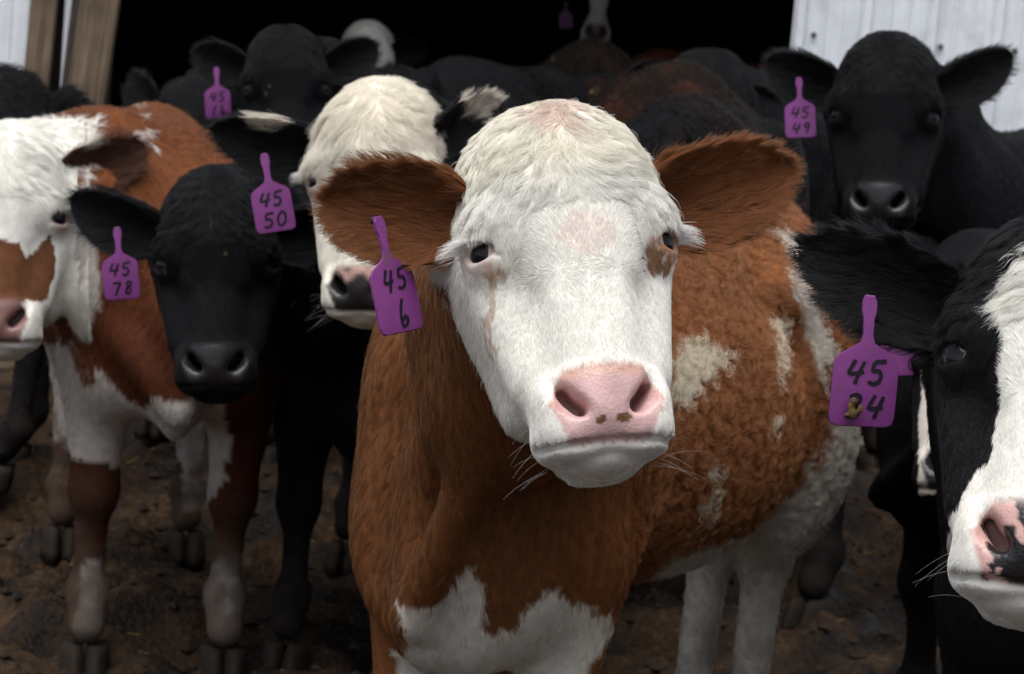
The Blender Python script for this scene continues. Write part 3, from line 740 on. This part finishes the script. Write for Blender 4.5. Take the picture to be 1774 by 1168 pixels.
for k in range(10):
    o = link('screw', sm, barn); o.location = (XR + .062 + .18 * k + .02 * math.sin(k * 5), -.001 - .007, 1.213 + .008 * math.sin(k * 3))
# framing boards left of the doorway
def leaning(name, px_top, px_bot, width, yoff, th, mat, lean):
    x = bx(px_top)
    o = box(name, (x - width, yoff - th, .02), (x, yoff, 3.1), barn, mat, (0, lean, 0)); return o
box('door_post', (XL - .135, -.050, -.05), (XL - .03, -.012, 3.1), barn, M['wood'], (0, math.radians(4.5), 0))
box('trim_board', (XL - .285, -.042, .0), (XL - .215, -.012, 3.1), barn, M['wood'], (0, math.radians(2.2), 0))
box('trim_board', (XL - .165, -.045, .0), (XL - .138, -.010, 3.1), barn, M['wood_dark'], (0, math.radians(3.4), 0))
box('flashing_strip', (XL - .215, -.004, .0), (XL - .160, -.001, 3.1), barn, M['siding'], None, 0)
box('door_post', (XR + .02, .012, 0), (XR + .12, .10, 3.1), barn, M['wood_dark'])
box('header_board', (XL - .3, -.02, 2.75), (XR + .1, .10, 3.12), barn, M['wood'])
box('upper_wall', (-6, .0, 3.12), (7, .06, 4.3), barn, M['siding'], None, 0)
box('outer_wall', (-6, .0, 0), (XL - .27 - 3.6, .06, 3.12), barn, M['siding'], None, 0)
box('outer_wall', (XR + 3.6, .0, 0), (7, .06, 3.12), barn, M['siding'], None, 0)
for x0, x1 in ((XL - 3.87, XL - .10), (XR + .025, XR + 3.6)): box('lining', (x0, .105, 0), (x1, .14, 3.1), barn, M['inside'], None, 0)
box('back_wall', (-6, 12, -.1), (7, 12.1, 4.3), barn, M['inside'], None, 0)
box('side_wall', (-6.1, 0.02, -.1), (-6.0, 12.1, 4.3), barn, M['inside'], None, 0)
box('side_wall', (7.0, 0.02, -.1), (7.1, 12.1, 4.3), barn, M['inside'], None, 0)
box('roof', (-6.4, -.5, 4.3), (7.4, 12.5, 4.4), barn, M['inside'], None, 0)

# ------------------------------------------------------------------ coats: colours and markings
BROWN = np.array([.295, .112, .041]); DEEP = np.array([.085, .024, .012]); WHITE = np.array([.86, .835, .77]); BLACK = np.array([.0078, .0080, .0090])
PINK = np.array([.67, .43, .415]); SLATE = np.array([.018, .016, .018]); UMBER = np.array([.016, .010, .0075]); CREAM = np.array([.74, .66, .51])
def inside(px, py, poly):
    p = np.array(poly, float); r = np.zeros(len(px), bool); j = len(p) - 1
    for i in range(len(p)):
        c = ((p[i, 1] > py) != (p[j, 1] > py)); r ^= c & (px < (p[j, 0] - p[i, 0]) * (py - p[i, 1]) / (p[j, 1] - p[i, 1] + 1e-12) + p[i, 0]); j = i
    return r
def pix(Pw, amp=8, sc_=38.):
    x, y, z = proj(Pw); return x + amp * fbm(Pw, sc_, 3, 21), y + amp * fbm(Pw, sc_, 3, 33)
def lay(c, m, col):
    m = np.clip(np.asarray(m, float), 0, 1)[:, None]; return c * (1 - m) + m * np.asarray(col)
def mottle(Pw, c, amp=.18, sc_=9.):
    return c * (1 + amp * fbm(Pw, sc_, 3, 61))[:, None]
def muddy(Pw, Pc, c, amt=1.0):
    m = smooth(.42, .10, Pc[:, 2] + .12 * fbm(Pw, 16, 3, 90)) * amt
    return lay(c, m * .9 * (.55 + .45 * (fbm(Pw, 40, 2, 95) > -.1)), (.050, .036, .026))
def earshade(c, reg, k): return np.where((reg == 2)[:, None], c * np.array(k), c)
def eye_rim(c, Ph, reg, col, amt=1.0): return lay(c, inner_eye(Ph) * (reg == 1) * amt, col)

MAIN_WHITE = [
    [(690, 1040), (745, 1050), (790, 1000), (815, 990), (838, 1035), (850, 1085), (862, 1102), (888, 1100), (905, 1072), (950, 1020), (990, 1045), (1030, 1055), (1075, 1075), (1060, 1100), (1040, 1130), (1020, 1168), (1020, 1500), (692, 1500), (692, 1168), (700, 1100)],
    [(1165, 580), (1190, 572), (1215, 590), (1262, 600), (1260, 640), (1222, 645), (1195, 690), (1165, 695), (1150, 640)],
    [(1335, 545), (1355, 545), (1360, 640), (1345, 660), (1338, 600)],
    [(1310, 395), (1370, 405), (1392, 480), (1422, 560), (1442, 600), (1422, 670), (1402, 610), (1385, 520), (1360, 430)],
    [(1325, 725), (1345, 720), (1340, 755), (1328, 755)],
    [(1235, 785), (1245, 800), (1240, 870), (1203, 935), (1210, 890), (1228, 850)],
    [(1448, 690), (1425, 770), (1372, 850), (1290, 925), (1200, 950), (1140, 965), (1140, 1500), (1560, 1500), (1480, 700)]]
def col_main(Pw, Ph, Pc, N, reg):
    n = len(Pw); c = mottle(Pw, np.tile(BROWN, (n, 1)), .22)
    x, f, z = Ph[:, 0], -Ph[:, 1], Ph[:, 2]; px, py = pix(Pw, 12)
    c = c * (1 - .40 * smooth(-.28, -.42, Pc[:, 1]) * (reg < 2))[:, None]             # sleeker neck and chest, painted darker for shade below the head
    body = (Pw[:, 1] > 2.3) & (reg == 0)
    for k, p in enumerate(MAIN_WHITE): c = lay(c, inside(px, py, p) & body, CREAM if k in (1, 2, 4, 5) else (.66, .61, .54))
    c = lay(c, (Pc[:, 2] < .30) & (reg == 0), (.66, .61, .54))
    c = muddy(Pw, Pc, c, .6 * (reg == 0))
    face = (f > -.118 + .02 * fbm(Ph, 30, 2, 3)) & (reg < 2) & (z < .19) & (z > -.26) & (np.abs(x) < .14)
    face |= (f > -.15) & (reg < 2) & (z < -.08) & (z > -.26) & (np.abs(x) < .1)
    c = lay(c, face, WHITE)
    c = lay(c, face * smooth(.05, .09, z) * .6, (.90, .83, .68))
    h = (reg == 1)
    qx, qy = pix(Pw, 14, 90)
    for p, colr, a in (([(925, 178), (985, 172), (1000, 200), (975, 225), (940, 215)], (.66, .46, .40), .5), ([(970, 378), (1060, 370), (1065, 420), (1010, 450), (965, 420)], (.74, .55, .49), .34),
                       ([(840, 465), (868, 460), (858, 520), (850, 600), (846, 640), (842, 560)], (.50, .34, .22), .6), ([(842, 452), (885, 470), (862, 492), (842, 488)], (.48, .31, .19), .6),
                       ([(1128, 420), (1160, 438), (1166, 470), (1140, 480), (1116, 465), (1118, 440)], (.30, .14, .06), .9), ([(1135, 395), (1160, 385), (1165, 420), (1130, 425)], (.42, .18, .09), .8)):
        c = lay(c, inside(qx, qy, p) * a * h, colr)
    c = earshade(c, reg, (.62, .54, .48))
    ir = inner_eye(Ph) * h; c = lay(c, ir * (x < 0) * .55, (.60, .38, .34)); c = lay(c, ir * (x > 0) * .9, (.40, .17, .09))
    c = lay(c, smooth(.5, 1., nose_mask(Ph)) * 0 + nose_mask(Ph) * h, PINK)
    c = lay(c, h * nose_mask(Ph) * smooth(-.146, -.136, z), (.66, .40, .32))
    c = lay(c, h * smooth(-.193, -.199, z) * smooth(-.06, -.04, f) * .28, (.50, .40, .38))
    rim = h * nose_mask(Ph) * smooth(.036, .050, np.abs(x)); c = lay(c, rim * .5, (.60, .32, .24))
    sx, sy = pix(Pw, 2, 120)
    for (cx, cy, rx, ry) in ((1042, 726, 9, 8), (1081, 724, 12, 9)): c = lay(c, (((sx - cx) / rx) ** 2 + ((sy - cy) / ry) ** 2 < 1) & h, (.17, .085, .04))
    fr = (nose_mask(Ph) > .05) & (nose_mask(Ph) < .97) & h & (vnoise(Pw, 420, 8) > .35); c = lay(c, fr * .6, (.45, .20, .11))
    return c

B_WHITE = [[(55, 640), (75, 590), (130, 600), (180, 650), (250, 700), (330, 690), (392, 702), (398, 760), (380, 850), (350, 890), (318, 885), (315, 800), (285, 760), (205, 815), (130, 795), (92, 750)],
           [(140, 962), (180, 970), (232, 950), (245, 1200), (120, 1200)], [(350, 985), (385, 965), (440, 955), (470, 1200), (350, 1200)],
           [(120, 360), (165, 400), (178, 500), (150, 580), (120, 600)],
           [(243, 184), (252, 184), (252, 191), (243, 191)], [(246, 202), (266, 201), (266, 208), (247, 209)], [(232, 232), (258, 222), (268, 226), (262, 238), (238, 240)], [(245, 240), (278, 258), (276, 264), (245, 246)]]
B_FACE_BROWN = [[(-40, 415), (35, 420), (52, 452), (62, 440), (85, 405), (97, 430), (92, 480), (78, 512), (70, 522), (40, 520), (0, 528), (-40, 530)]]
def col_b(Pw, Ph, Pc, N, reg):
    n = len(Pw); c = mottle(Pw, np.tile(BROWN * np.array([.60, .53, .56]), (n, 1)), .25)
    low = smooth(.80, .55, Pc[:, 2]) * (reg == 0); c = lay(c, low * .85, DEEP * 1.0); c = lay(c, smooth(.52, .40, Pc[:, 2]) * (reg == 0) * .7, DEEP * .55)  # lower body and legs painted darker, putting the shade low down into the coat
    px, py = pix(Pw, 7)
    body = (Pw[:, 1] > 3.62) & (reg == 0)
    for k, p in enumerate(B_WHITE):
        qx, qy = (px, py) if k < 4 else pix(Pw, 2); c = lay(c, inside(qx, qy, p) & ((reg == 0) if k == 3 else body), (.50, .45, .41))
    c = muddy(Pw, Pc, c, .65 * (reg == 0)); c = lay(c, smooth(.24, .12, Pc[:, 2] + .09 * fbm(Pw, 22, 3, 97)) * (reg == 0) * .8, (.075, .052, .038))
    h = reg == 1; f, z, x = -Ph[:, 1], Ph[:, 2], Ph[:, 0]
    c = lay(c, h & (f > -.115 + .02 * fbm(Ph, 30, 2, 3)), WHITE)
    for p in B_FACE_BROWN: c = lay(c, inside(px, py, p) & h, (.16, .065, .03))
    c = lay(c, nose_mask(Ph) * h, (.26, .14, .125)); c = eye_rim(c, Ph, reg, (.20, .10, .07), .8)
    ear = reg == 2; c = lay(c, ear, (.075, .030, .018)); c = lay(c, ear & (px < 168) & (py < 262), (.66, .60, .52))
    return c
def col_black(Pw, Ph, Pc, N, reg, base=BLACK, brown=0.0):
    n = len(Pw); c = mottle(Pw, np.tile(base, (n, 1)), .3)
    if brown: c = lay(c, smooth(-.1, .6, fbm(Pw, 5, 3, 12)) * brown, DEEP * .8)
    c = lay(c, nose_mask(Ph) * (reg == 1), SLATE)
    c = muddy(Pw, Pc, c, .35 * (reg == 0))
    return lay(c, (vnoise(Pw, 130, 77) > .93) & (reg < 2), (.16, .12, .06))
def col_d(Pw, Ph, Pc, N, reg):
    c = col_black(Pw, Ph, Pc, N, reg); x, f, z = Ph[:, 0], -Ph[:, 1], Ph[:, 2]; px, py = pix(Pw, 6)
    face = (reg == 1) & (f > -.10 + .02 * fbm(Ph, 30, 2, 3)); c = lay(c, face, WHITE * np.array([.97, .95, .9]))
    c = lay(c, face * smooth(.05, .09, z) * .4, (.88, .80, .65))
    nm = nose_mask(Ph) * (reg == 1); c = lay(c, nm, SLATE * 1.2); c = lay(c, nm * smooth(-.150, -.138, z + .012 * fbm(Ph, 60, 2, 9)), (.58, .36, .30))
    c = eye_rim(c, Ph, reg, (.30, .16, .13), .7)
    ear = reg == 2
    c = lay(c, ear & inside(px, py, [(420, 190), (470, 176), (512, 212), (492, 228), (450, 214)]), (.72, .66, .56))
    return lay(c, ear & inside(px, py, [(780, 205), (795, 168), (850, 158), (868, 182), (822, 212)]), (.62, .56, .47))
def col_q(Pw, Ph, Pc, N, reg):
    c = col_black(Pw, Ph, Pc, N, reg); px, py = pix(Pw, 10, 30)
    x, f, z = Ph[:, 0], -Ph[:, 1], Ph[:, 2]; h = reg == 1
    blaze = [(1900, 380), (1775, 430), (1765, 480), (1718, 530), (1738, 600), (1735, 640), (1744, 690), (1730, 745), (1712, 800), (1690, 812), (1668, 850), (1640, 900), (1630, 1120), (1950, 1120), (1950, 380)]
    c = lay(c, inside(px, py, blaze) & h, WHITE); c = lay(c, inside(px, py, [(1628, 470), (1650, 430), (1700, 412), (1690, 440), (1655, 462)]) & (reg < 2), WHITE)
    c = lay(c, h & (x > .045 + .01 * fbm(Ph, 30, 2, 4)) & (z > -.11), BLACK)
    nm = nose_mask(Ph) * h; c = lay(c, nm, (.62, .37, .33)); c = lay(c, nm * (fbm(Ph, 42, 3, 15) + 9 * (x + .030) > .1), SLATE)
    c = lay(c, inner_eye(Ph) * h, (.010, .009, .009)); return c
def col_r(Pw, Ph, Pc, N, reg):
    c = col_black(Pw, Ph, Pc, N, reg); px, py = pix(Pw, 3)
    c = lay(c, inside(px, py, [(1595, 640), (1622, 640), (1640, 760), (1652, 850), (1590, 860)]) & (reg == 1), (.62, .58, .53))
    return lay(c, nose_mask(Ph) * (reg == 1), SLATE)
def col_h(Pw, Ph, Pc, N, reg):
    c = col_black(Pw, Ph, Pc, N, reg); return lay(c, (reg == 1) & (-Ph[:, 1] > -.14), WHITE * .9)
def col_o(Pw, Ph, Pc, N, reg):
    c = col_black(Pw, Ph, Pc, N, reg); x, f, z = Ph[:, 0], -Ph[:, 1], Ph[:, 2]
    w = np.interp(z, [-.21, -.15, -.08, 0, .08], [.07, .06, .030, .045, .07]); c = lay(c, (np.abs(x) < w) & (f > -.05) & (reg == 1), WHITE)
    return lay(c, nose_mask(Ph) * (reg == 1), (.20, .12, .11))
def chaffy(c, Pw): return lay(c, vnoise(Pw, 85, 78) > .86, (.20, .15, .08))
def col_umber(Pw, Ph, Pc, N, reg): return chaffy(col_black(Pw, Ph, Pc, N, reg, UMBER, .7), Pw)
def col_dusk(Pw, Ph, Pc, N, reg): return chaffy(col_black(Pw, Ph, Pc, N, reg, UMBER * .5, .10), Pw)
def col_red(Pw, Ph, Pc, N, reg): return mottle(Pw, np.tile(DEEP * .5, (len(Pw), 1)), .3)

# ------------------------------------------------------------------ the calves
DG = math.radians
def away(x, y, z, yaw): return (yaw, 35, 0, (x, y, z))
calves = {}
def add(key, *a, **k): calves[key] = calf(*a, **k)
HQ = 1.0
def hn(*a): return tuple(int(v * HQ) for v in a)
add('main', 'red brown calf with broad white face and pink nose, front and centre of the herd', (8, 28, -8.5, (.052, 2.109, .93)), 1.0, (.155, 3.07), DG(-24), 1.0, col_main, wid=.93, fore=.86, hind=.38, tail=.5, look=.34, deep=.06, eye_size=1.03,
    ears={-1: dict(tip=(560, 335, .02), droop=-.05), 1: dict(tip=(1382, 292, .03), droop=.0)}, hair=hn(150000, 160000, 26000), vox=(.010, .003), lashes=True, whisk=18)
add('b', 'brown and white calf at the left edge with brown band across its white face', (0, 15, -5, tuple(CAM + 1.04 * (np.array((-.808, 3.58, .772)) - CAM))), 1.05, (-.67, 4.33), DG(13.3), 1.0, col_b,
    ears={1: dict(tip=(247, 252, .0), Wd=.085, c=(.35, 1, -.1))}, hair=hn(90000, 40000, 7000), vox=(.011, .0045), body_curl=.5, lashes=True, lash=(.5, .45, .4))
add('c', 'small black calf with lowered head in front of the brown spotted back', (4, 15, -5, tuple(CAM + 1.047 * (np.array((-.436, 3.322, .757)) - CAM))), .965, (-.235, 4.42), DG(-3), .93, col_black,
    ears={-1: dict(tip=(108, 352, .03), Wd=.095)}, hair=hn(50000, 45000, 6000), vox=(.012, .0045), wid=.9, body_len=.016, body_curl=.25, fore_len=.026)
add('d', 'black calf with shaggy white face and dark nose behind the brown ear', (-9, 12, -5, tuple(CAM + .962 * (np.array((-.228, 3.348, .893)) - CAM))), .935, (.12, 4.40), DG(-10), 1.0, col_d,
    ears={-1: dict(tip=(364, 232, -.02)), 1: dict(tip=(880, 178, .05))}, hair=hn(30000, 50000, 7000), vox=(.013, .0045), body_len=.016, fore_len=.042, lashes=True, whisk=30)
add('e', 'black calf with raised head in the doorway, wearing the tag marked 45 16', (4.7, 19.7, -5.5, (-.536, 5.046, .979)), .97, (-.42, 6.05), DG(-5), 1.05, col_black,
    ears={-1: dict(tip=(330, 90, .04)), 1: dict(tip=(662, 80, .06))}, hair=hn(12000, 22000, 4000), vox=(.016, .006), ground=.06)
add('f', 'black calf half hidden behind the brown calf, one rounded ear up', (-6, 15, 0, tuple(at(318, 243, 5.35))), .97, (-.80, 6.3), DG(2), 1.0, col_black,
    ears={-1: dict(tip=(222, 128, .02))}, hair=hn(5000, 14000, 3000), vox=(.018, .007), ground=.08)
add('g', 'dark curly backed calf by the left boards, turned away', away(-2.45, 5.35, .80, -90), 1.0, (-1.63, 5.2), DG(-86), .98, col_black, hair=hn(30000, 2000, 500), vox=(.015, .009), ground=.06, body_len=.03)
add('h', 'white headed calf far back in the dark, behind the raised black head', (0, 10, -3, tuple(at(632, 112, 7.7))), .94, (-.50, 9.2), DG(4), 1.05, col_h, hair=hn(2000, 9000, 1200), vox=(.02, .008), ground=.10)
add('i', 'smooth black calf turned away behind the white faces, sloping back showing', away(.62, 7.05, .80, 150), 1.0, (.07, 6.12), DG(150), 1.10, col_black, hair=hn(26000, 2000, 400), vox=(.015, .010), ground=.06, body_len=.014, body_curl=.15)
add('j', 'dark shaggy calf in the doorway standing behind the smooth black back', away(.15, 7.95, .95, 176), 1.0, (.19, 7.05), DG(176), 1.12, col_dusk, hair=hn(22000, 1000, 300), vox=(.016, .010), ground=.11, body_len=.034)
add('k', 'reddish black curly calf with chaff on its back, turned away', away(.33, 6.75, .80, 180), 1.0, (.31, 5.72), DG(182), 1.13, col_umber, hair=hn(36000, 1000, 300), vox=(.014, .010), ground=.06, body_len=.03)
add('l', 'black curly calf close behind the main calf, only its rump showing', away(.58, 6.15, .75, 172), 1.0, (.40, 5.2), DG(170), 1.08, partial_black := (lambda *a: col_black(*a, base=BLACK * 1.1, brown=.12)), hair=hn(36000, 1000, 300), vox=(.014, .010), ground=.04, body_len=.03)
add('m', 'black calf peering out beside the curly backs, left of the 45 49 tag', (35, 25, 8, tuple(at(1262, 176, 5.6))), .97, (.78, 6.55), DG(14), 1.02, col_black, ears={1: dict(tip=(1385, 205, .12))}, hair=hn(8000, 12000, 2500), vox=(.018, .007), ground=.08)
add('n', 'rust red calf deep in the barn, only its long back in view', away(1.9, 7.9, .9, 95), 1.0, (.92, 7.75), DG(90), 1.12, col_red, hair=hn(12000, 400, 200), vox=(.018, .011), ground=.11, body_len=.03)
add('o', 'black calf with white blaze at the very back of the barn', (0, 12, 0, tuple(at(1038, -8, 9.6))), 1.0, (.5, 10.6), DG(0), 1.1, col_o, hair=hn(1000, 6000, 500), vox=(.02, .009), ground=.11)
add('p', 'large all black calf facing out before the white siding', (-12, 14.3, -4, (.634, 4.193, 1.043)), 1.02, (1.06, 5.0), DG(-37), 1.13, col_black,
    ears={-1: dict(tip=(1322, 108, .05)), 1: dict(tip=(1770, 98, .05), Wd=.085)}, hair=hn(40000, 36000, 5000), vox=(.014, .005), body_len=.016, body_curl=.2)
add('q', 'black and white calf cut off by the right edge, nearest the camera', (-10, 26, 3, (.460, 1.928, .876)), 1.0, (.80, 2.95), DG(-14), 1.0, col_q,
    ears={-1: dict(tip=(1388, 428, .03), Wd=.086)}, hair=hn(30000, 90000, 14000), vox=(.012, .0035), eye_size=1.2, whisk=12, body_len=.016)
add('r', 'black calf with white streaked muzzle, hidden behind the calf at right', (-20, 24, 0, (.622, 3.045, .748)), .97, (1.12, 3.85), DG(-62), 1.0, col_r, ears={-1: dict(tip=(1478, 545, .02))}, hair=hn(20000, 20000, 3000), vox=(.014, .005), body_len=.016)

# ------------------------------------------------------------------ ear tags
DIG = {'0': [[(.5, 1), (.2, .8), (.1, .45), (.25, .08), (.55, 0), (.85, .25), (.9, .6), (.75, .92), (.5, 1)]], '1': [[(.55, 1), (.45, .5), (.4, 0)]],
       '3': [[(.15, .9), (.5, 1), (.8, .85), (.7, .6), (.4, .52), (.75, .42), (.85, .2), (.55, 0), (.15, .08)]], '4': [[(.35, 1), (.2, .7), (.1, .42), (.5, .42), (.95, .5)], [(.85, .95), (.7, .5), (.6, 0)]],
       '5': [[(.25, .95), (.2, .55), (.55, .6), (.8, .4), (.75, .12), (.45, 0), (.1, .1)], [(.25, .95), (.9, 1)]], '6': [[(.45, 1), (.3, .7), (.25, .3), (.4, .05), (.7, .1), (.8, .3), (.6, .42), (.35, .25)]],
       '7': [[(.1, .92), (.5, .9), (.9, .95), (.65, .55), (.45, 0)]], '8': [[(.75, .9), (.45, 1), (.25, .8), (.5, .55), (.8, .3), (.6, .03), (.25, .1), (.25, .35), (.55, .58), (.75, .75), (.75, .9)]],
       '9': [[(.8, .85), (.5, 1), (.2, .8), (.3, .58), (.65, .6), (.82, .88), (.75, .5), (.6, 0)]]}
def bend_to(V, k): V = np.array(V, float); V[:, 1] += k * np.clip(-V[:, 2] - .03, 0, 1) ** 2 * 10; return V
def tag_mesh(bk):
    w, sh = .0285, .044
    o = [(-.0040, .003), (-.0062, -.002), (-.0062, -.010), (-.0046, -.016), (-.0042, -.030), (-.0060, -.037), (-.014, -.042), (-.023, -.047), (-.0275, -.052), (-w, -.058), (-w, -.067), (-w, -.077), (-w, -.088), (-w, -.101), (-.0268, -.1065), (-.0215, -.1085)]
    o = o + [(-x, z) for x, z in o[::-1]]; n = len(o); V = []
    def ring(k, y): return [(x * k, y, -.055 + (z + .055) * k) for x, z in o]
    for k, y in ((.985, -.0017), (1, -.0009), (1, .0009), (.985, .0017)): V += ring(k, y)
    q = [(j * n + i, (j + 1) * n + i, (j + 1) * n + (i + 1) % n, j * n + (i + 1) % n) for j in range(3) for i in range(n)]
    caps = []
    for i in range(n // 2 - 1):
        caps.append((i, i + 1, n - 2 - i, n - 1 - i)); caps.append((3 * n + n - 1 - i, 3 * n + n - 2 - i, 3 * n + i + 1, 3 * n + i))
    me = np_mesh('plate', bend_to(V, bk), np.array(q + caps), False); me.materials.append(M['tag']); return me
def button_mesh():
    V = []; m = 14
    for r, y in ((.0004, -.0016), (.0022, -.0017), (.0022, -.0012), (.0030, .0012), (.0030, .004), (.0044, .0045), (.0044, .006), (.001, .0065)):
        V += [(math.cos(a) * r, y, math.sin(a) * r) for a in np.linspace(0, 6.28319, m + 1)[:-1]]
    me = np_mesh('button', np.array(V), np.array([(j * m + i, j * m + (i + 1) % m, (j + 1) * m + (i + 1) % m, (j + 1) * m + i) for j in range(7) for i in range(m)])); me.materials.append(M['ink']); return me
BUTTON = button_mesh()
def numeral(ch, x, z, w, h, sw, rng, bk):
    V, q = [], []
    for st in DIG[ch]:
        p = np.array(st, float); p[:, 0] += .22 * (p[:, 1] - .5); p = p * (w, h) + (x, z); pts = []
        for k in range(len(p) - 1):                           # soften the corners
            for t in (0, .25, .5, .75): pts.append(p[k] * (1 - t) + p[k + 1] * t)
        pts.append(p[-1]); p = np.array(pts)
        for _ in range(2): p[1:-1] = (p[:-2] + 2 * p[1:-1] + p[2:]) / 4
        d = np.gradient(p, axis=0); d /= np.maximum(np.linalg.norm(d, axis=1), 1e-9)[:, None]; nn = np.stack([-d[:, 1], d[:, 0]], 1)
        ww = sw * (.85 + .3 * rng.random(len(p)))[:, None]; b = len(V)
        for a, c in zip(p - nn * ww, p + nn * ww): V += [(a[0], -.00175, a[1]), (c[0], -.00175, c[1])]
        q += [(b + 2 * i, b + 2 * i + 2, b + 2 * i + 3, b + 2 * i + 1) for i in range(len(p) - 1)]
    me = np_mesh('numeral', bend_to(V, bk) - np.array([0, .0006, 0]), np.array(q)[:, ::-1], False); me.materials.append(M['ink']); return me
def ear_tag(key, sd, lines, hole, roll, label, yaw=0, size=1.0, dz=.012, depth=None, layout=None, dirt=False):
    _, Rm, _, einfo = calves[key]; rng = np.random.default_rng(int(hole[0]))
    Vl = [e for e in einfo if e[-1] == sd][0][0]; Pw = Vl @ Rm[:3, :3].T + Rm[:3, 3]
    x, y, z = proj(Pw); r = math.radians(roll); ww = FPX / z.mean()
    near = np.minimum.reduce([np.hypot(x - hole[0] - t * ww * math.sin(r), y - hole[1] - t * ww * math.cos(r)) for t in (0, .02, .04)]) < .016 * ww
    dep = depth or (z[near].min() if near.any() else z.min()) - dz
    r = math.radians(roll); dn = RGT * math.sin(r) - UPV * math.cos(r); rt = RGT * math.cos(r) + UPV * math.sin(r)
    fw = np.cross(-dn, rt); a = math.radians(yaw)
    rt2 = rt * math.cos(a) + fw * math.sin(a); fw2 = np.cross(-dn, rt2)
    # columns: local x, y (away from camera), z (up)
    yv = np.cross(-dn, rt2); t = bpy.data.objects.new('ear_tag', None); COL.objects.link(t)
    t.matrix_world = Matrix(mat4(np.stack([rt2, yv, -dn], 1) * size, at(hole[0], hole[1], dep)).tolist())
    t.empty_display_size = .02
    tag(t, label, 'ear tag', 'purple ear tags')
    bend = rng.uniform(-.10, .20); link('plate', tag_mesh(bend), t); link('button', BUTTON, t)
    for (ch, x0, z0, w, h, sw) in (layout or []): link('numeral', numeral(ch, x0, z0, w, h, sw, rng, bend), t)
    if dirt:
        F = Field()
        for k in range(9): F.ell((rng.normal(-.008, .003), -.0015, rng.normal(-.094, .005)), rng.uniform(.0016, .0042, 3), .002)
        V, Q = F.mesh(np.array([-.03, -.012, -.115]), np.eye(3), (60, 24, 60), .0007); link('mud_smear', np_mesh('mud_smear', V, Q), t, M['dung'])
    return t
def two(a, b, c, d): return [(a, -.017, -.072, .016, .020, .0017), (b, .002, -.072, .015, .020, .0017), (c, -.016, -.101, .016, .020, .0017), (d, .003, -.101, .015, .020, .0017)]
ear_tag('main', -1, None, (655, 380), 13, 'purple ear tag marked 45 6 hanging from the brown ear', yaw=48, layout=[('4', -.014, -.070, .014, .022, .0016), ('5', .004, -.068, .014, .020, .0016), ('6', -.004, -.105, .017, .028, .0016)])
ear_tag('q', -1, None, (1507, 518), -3, 'large muddy purple ear tag marked 45 34 beside the black ear', yaw=8, layout=two('4', '5', '3', '4'), size=1.04, dirt=True)
ear_tag('c', -1, None, (203, 397), 4, 'purple ear tag marked 45 78 hanging from the black ear', yaw=-5, layout=two('4', '5', '7', '8'))
ear_tag('d', -1, None, (458, 270), 9, 'purple ear tag marked 45 50 below the black ear with white tuft', yaw=-4, dz=.035, layout=two('4', '5', '5', '0'))
ear_tag('e', -1, None, (375, 119), 2, 'purple ear tag marked 45 16 on the black calf in the doorway', layout=two('4', '5', '1', '6'))
ear_tag('p', -1, None, (1384, 137), 2, 'purple ear tag marked 45 49 against the white siding', layout=two('4', '5', '4', '9'))
ear_tag('r', -1, None, (1560, 512), 2, 'purple ear tag ending in 0, half hidden behind the muddy tag', layout=[('0', .006, -.101, .013, .018, .0009)], size=1.0, dz=.03)
ear_tag('o', -1, None, (980, 4), 0, 'small dim purple ear tag far back in the dark barn', layout=[])
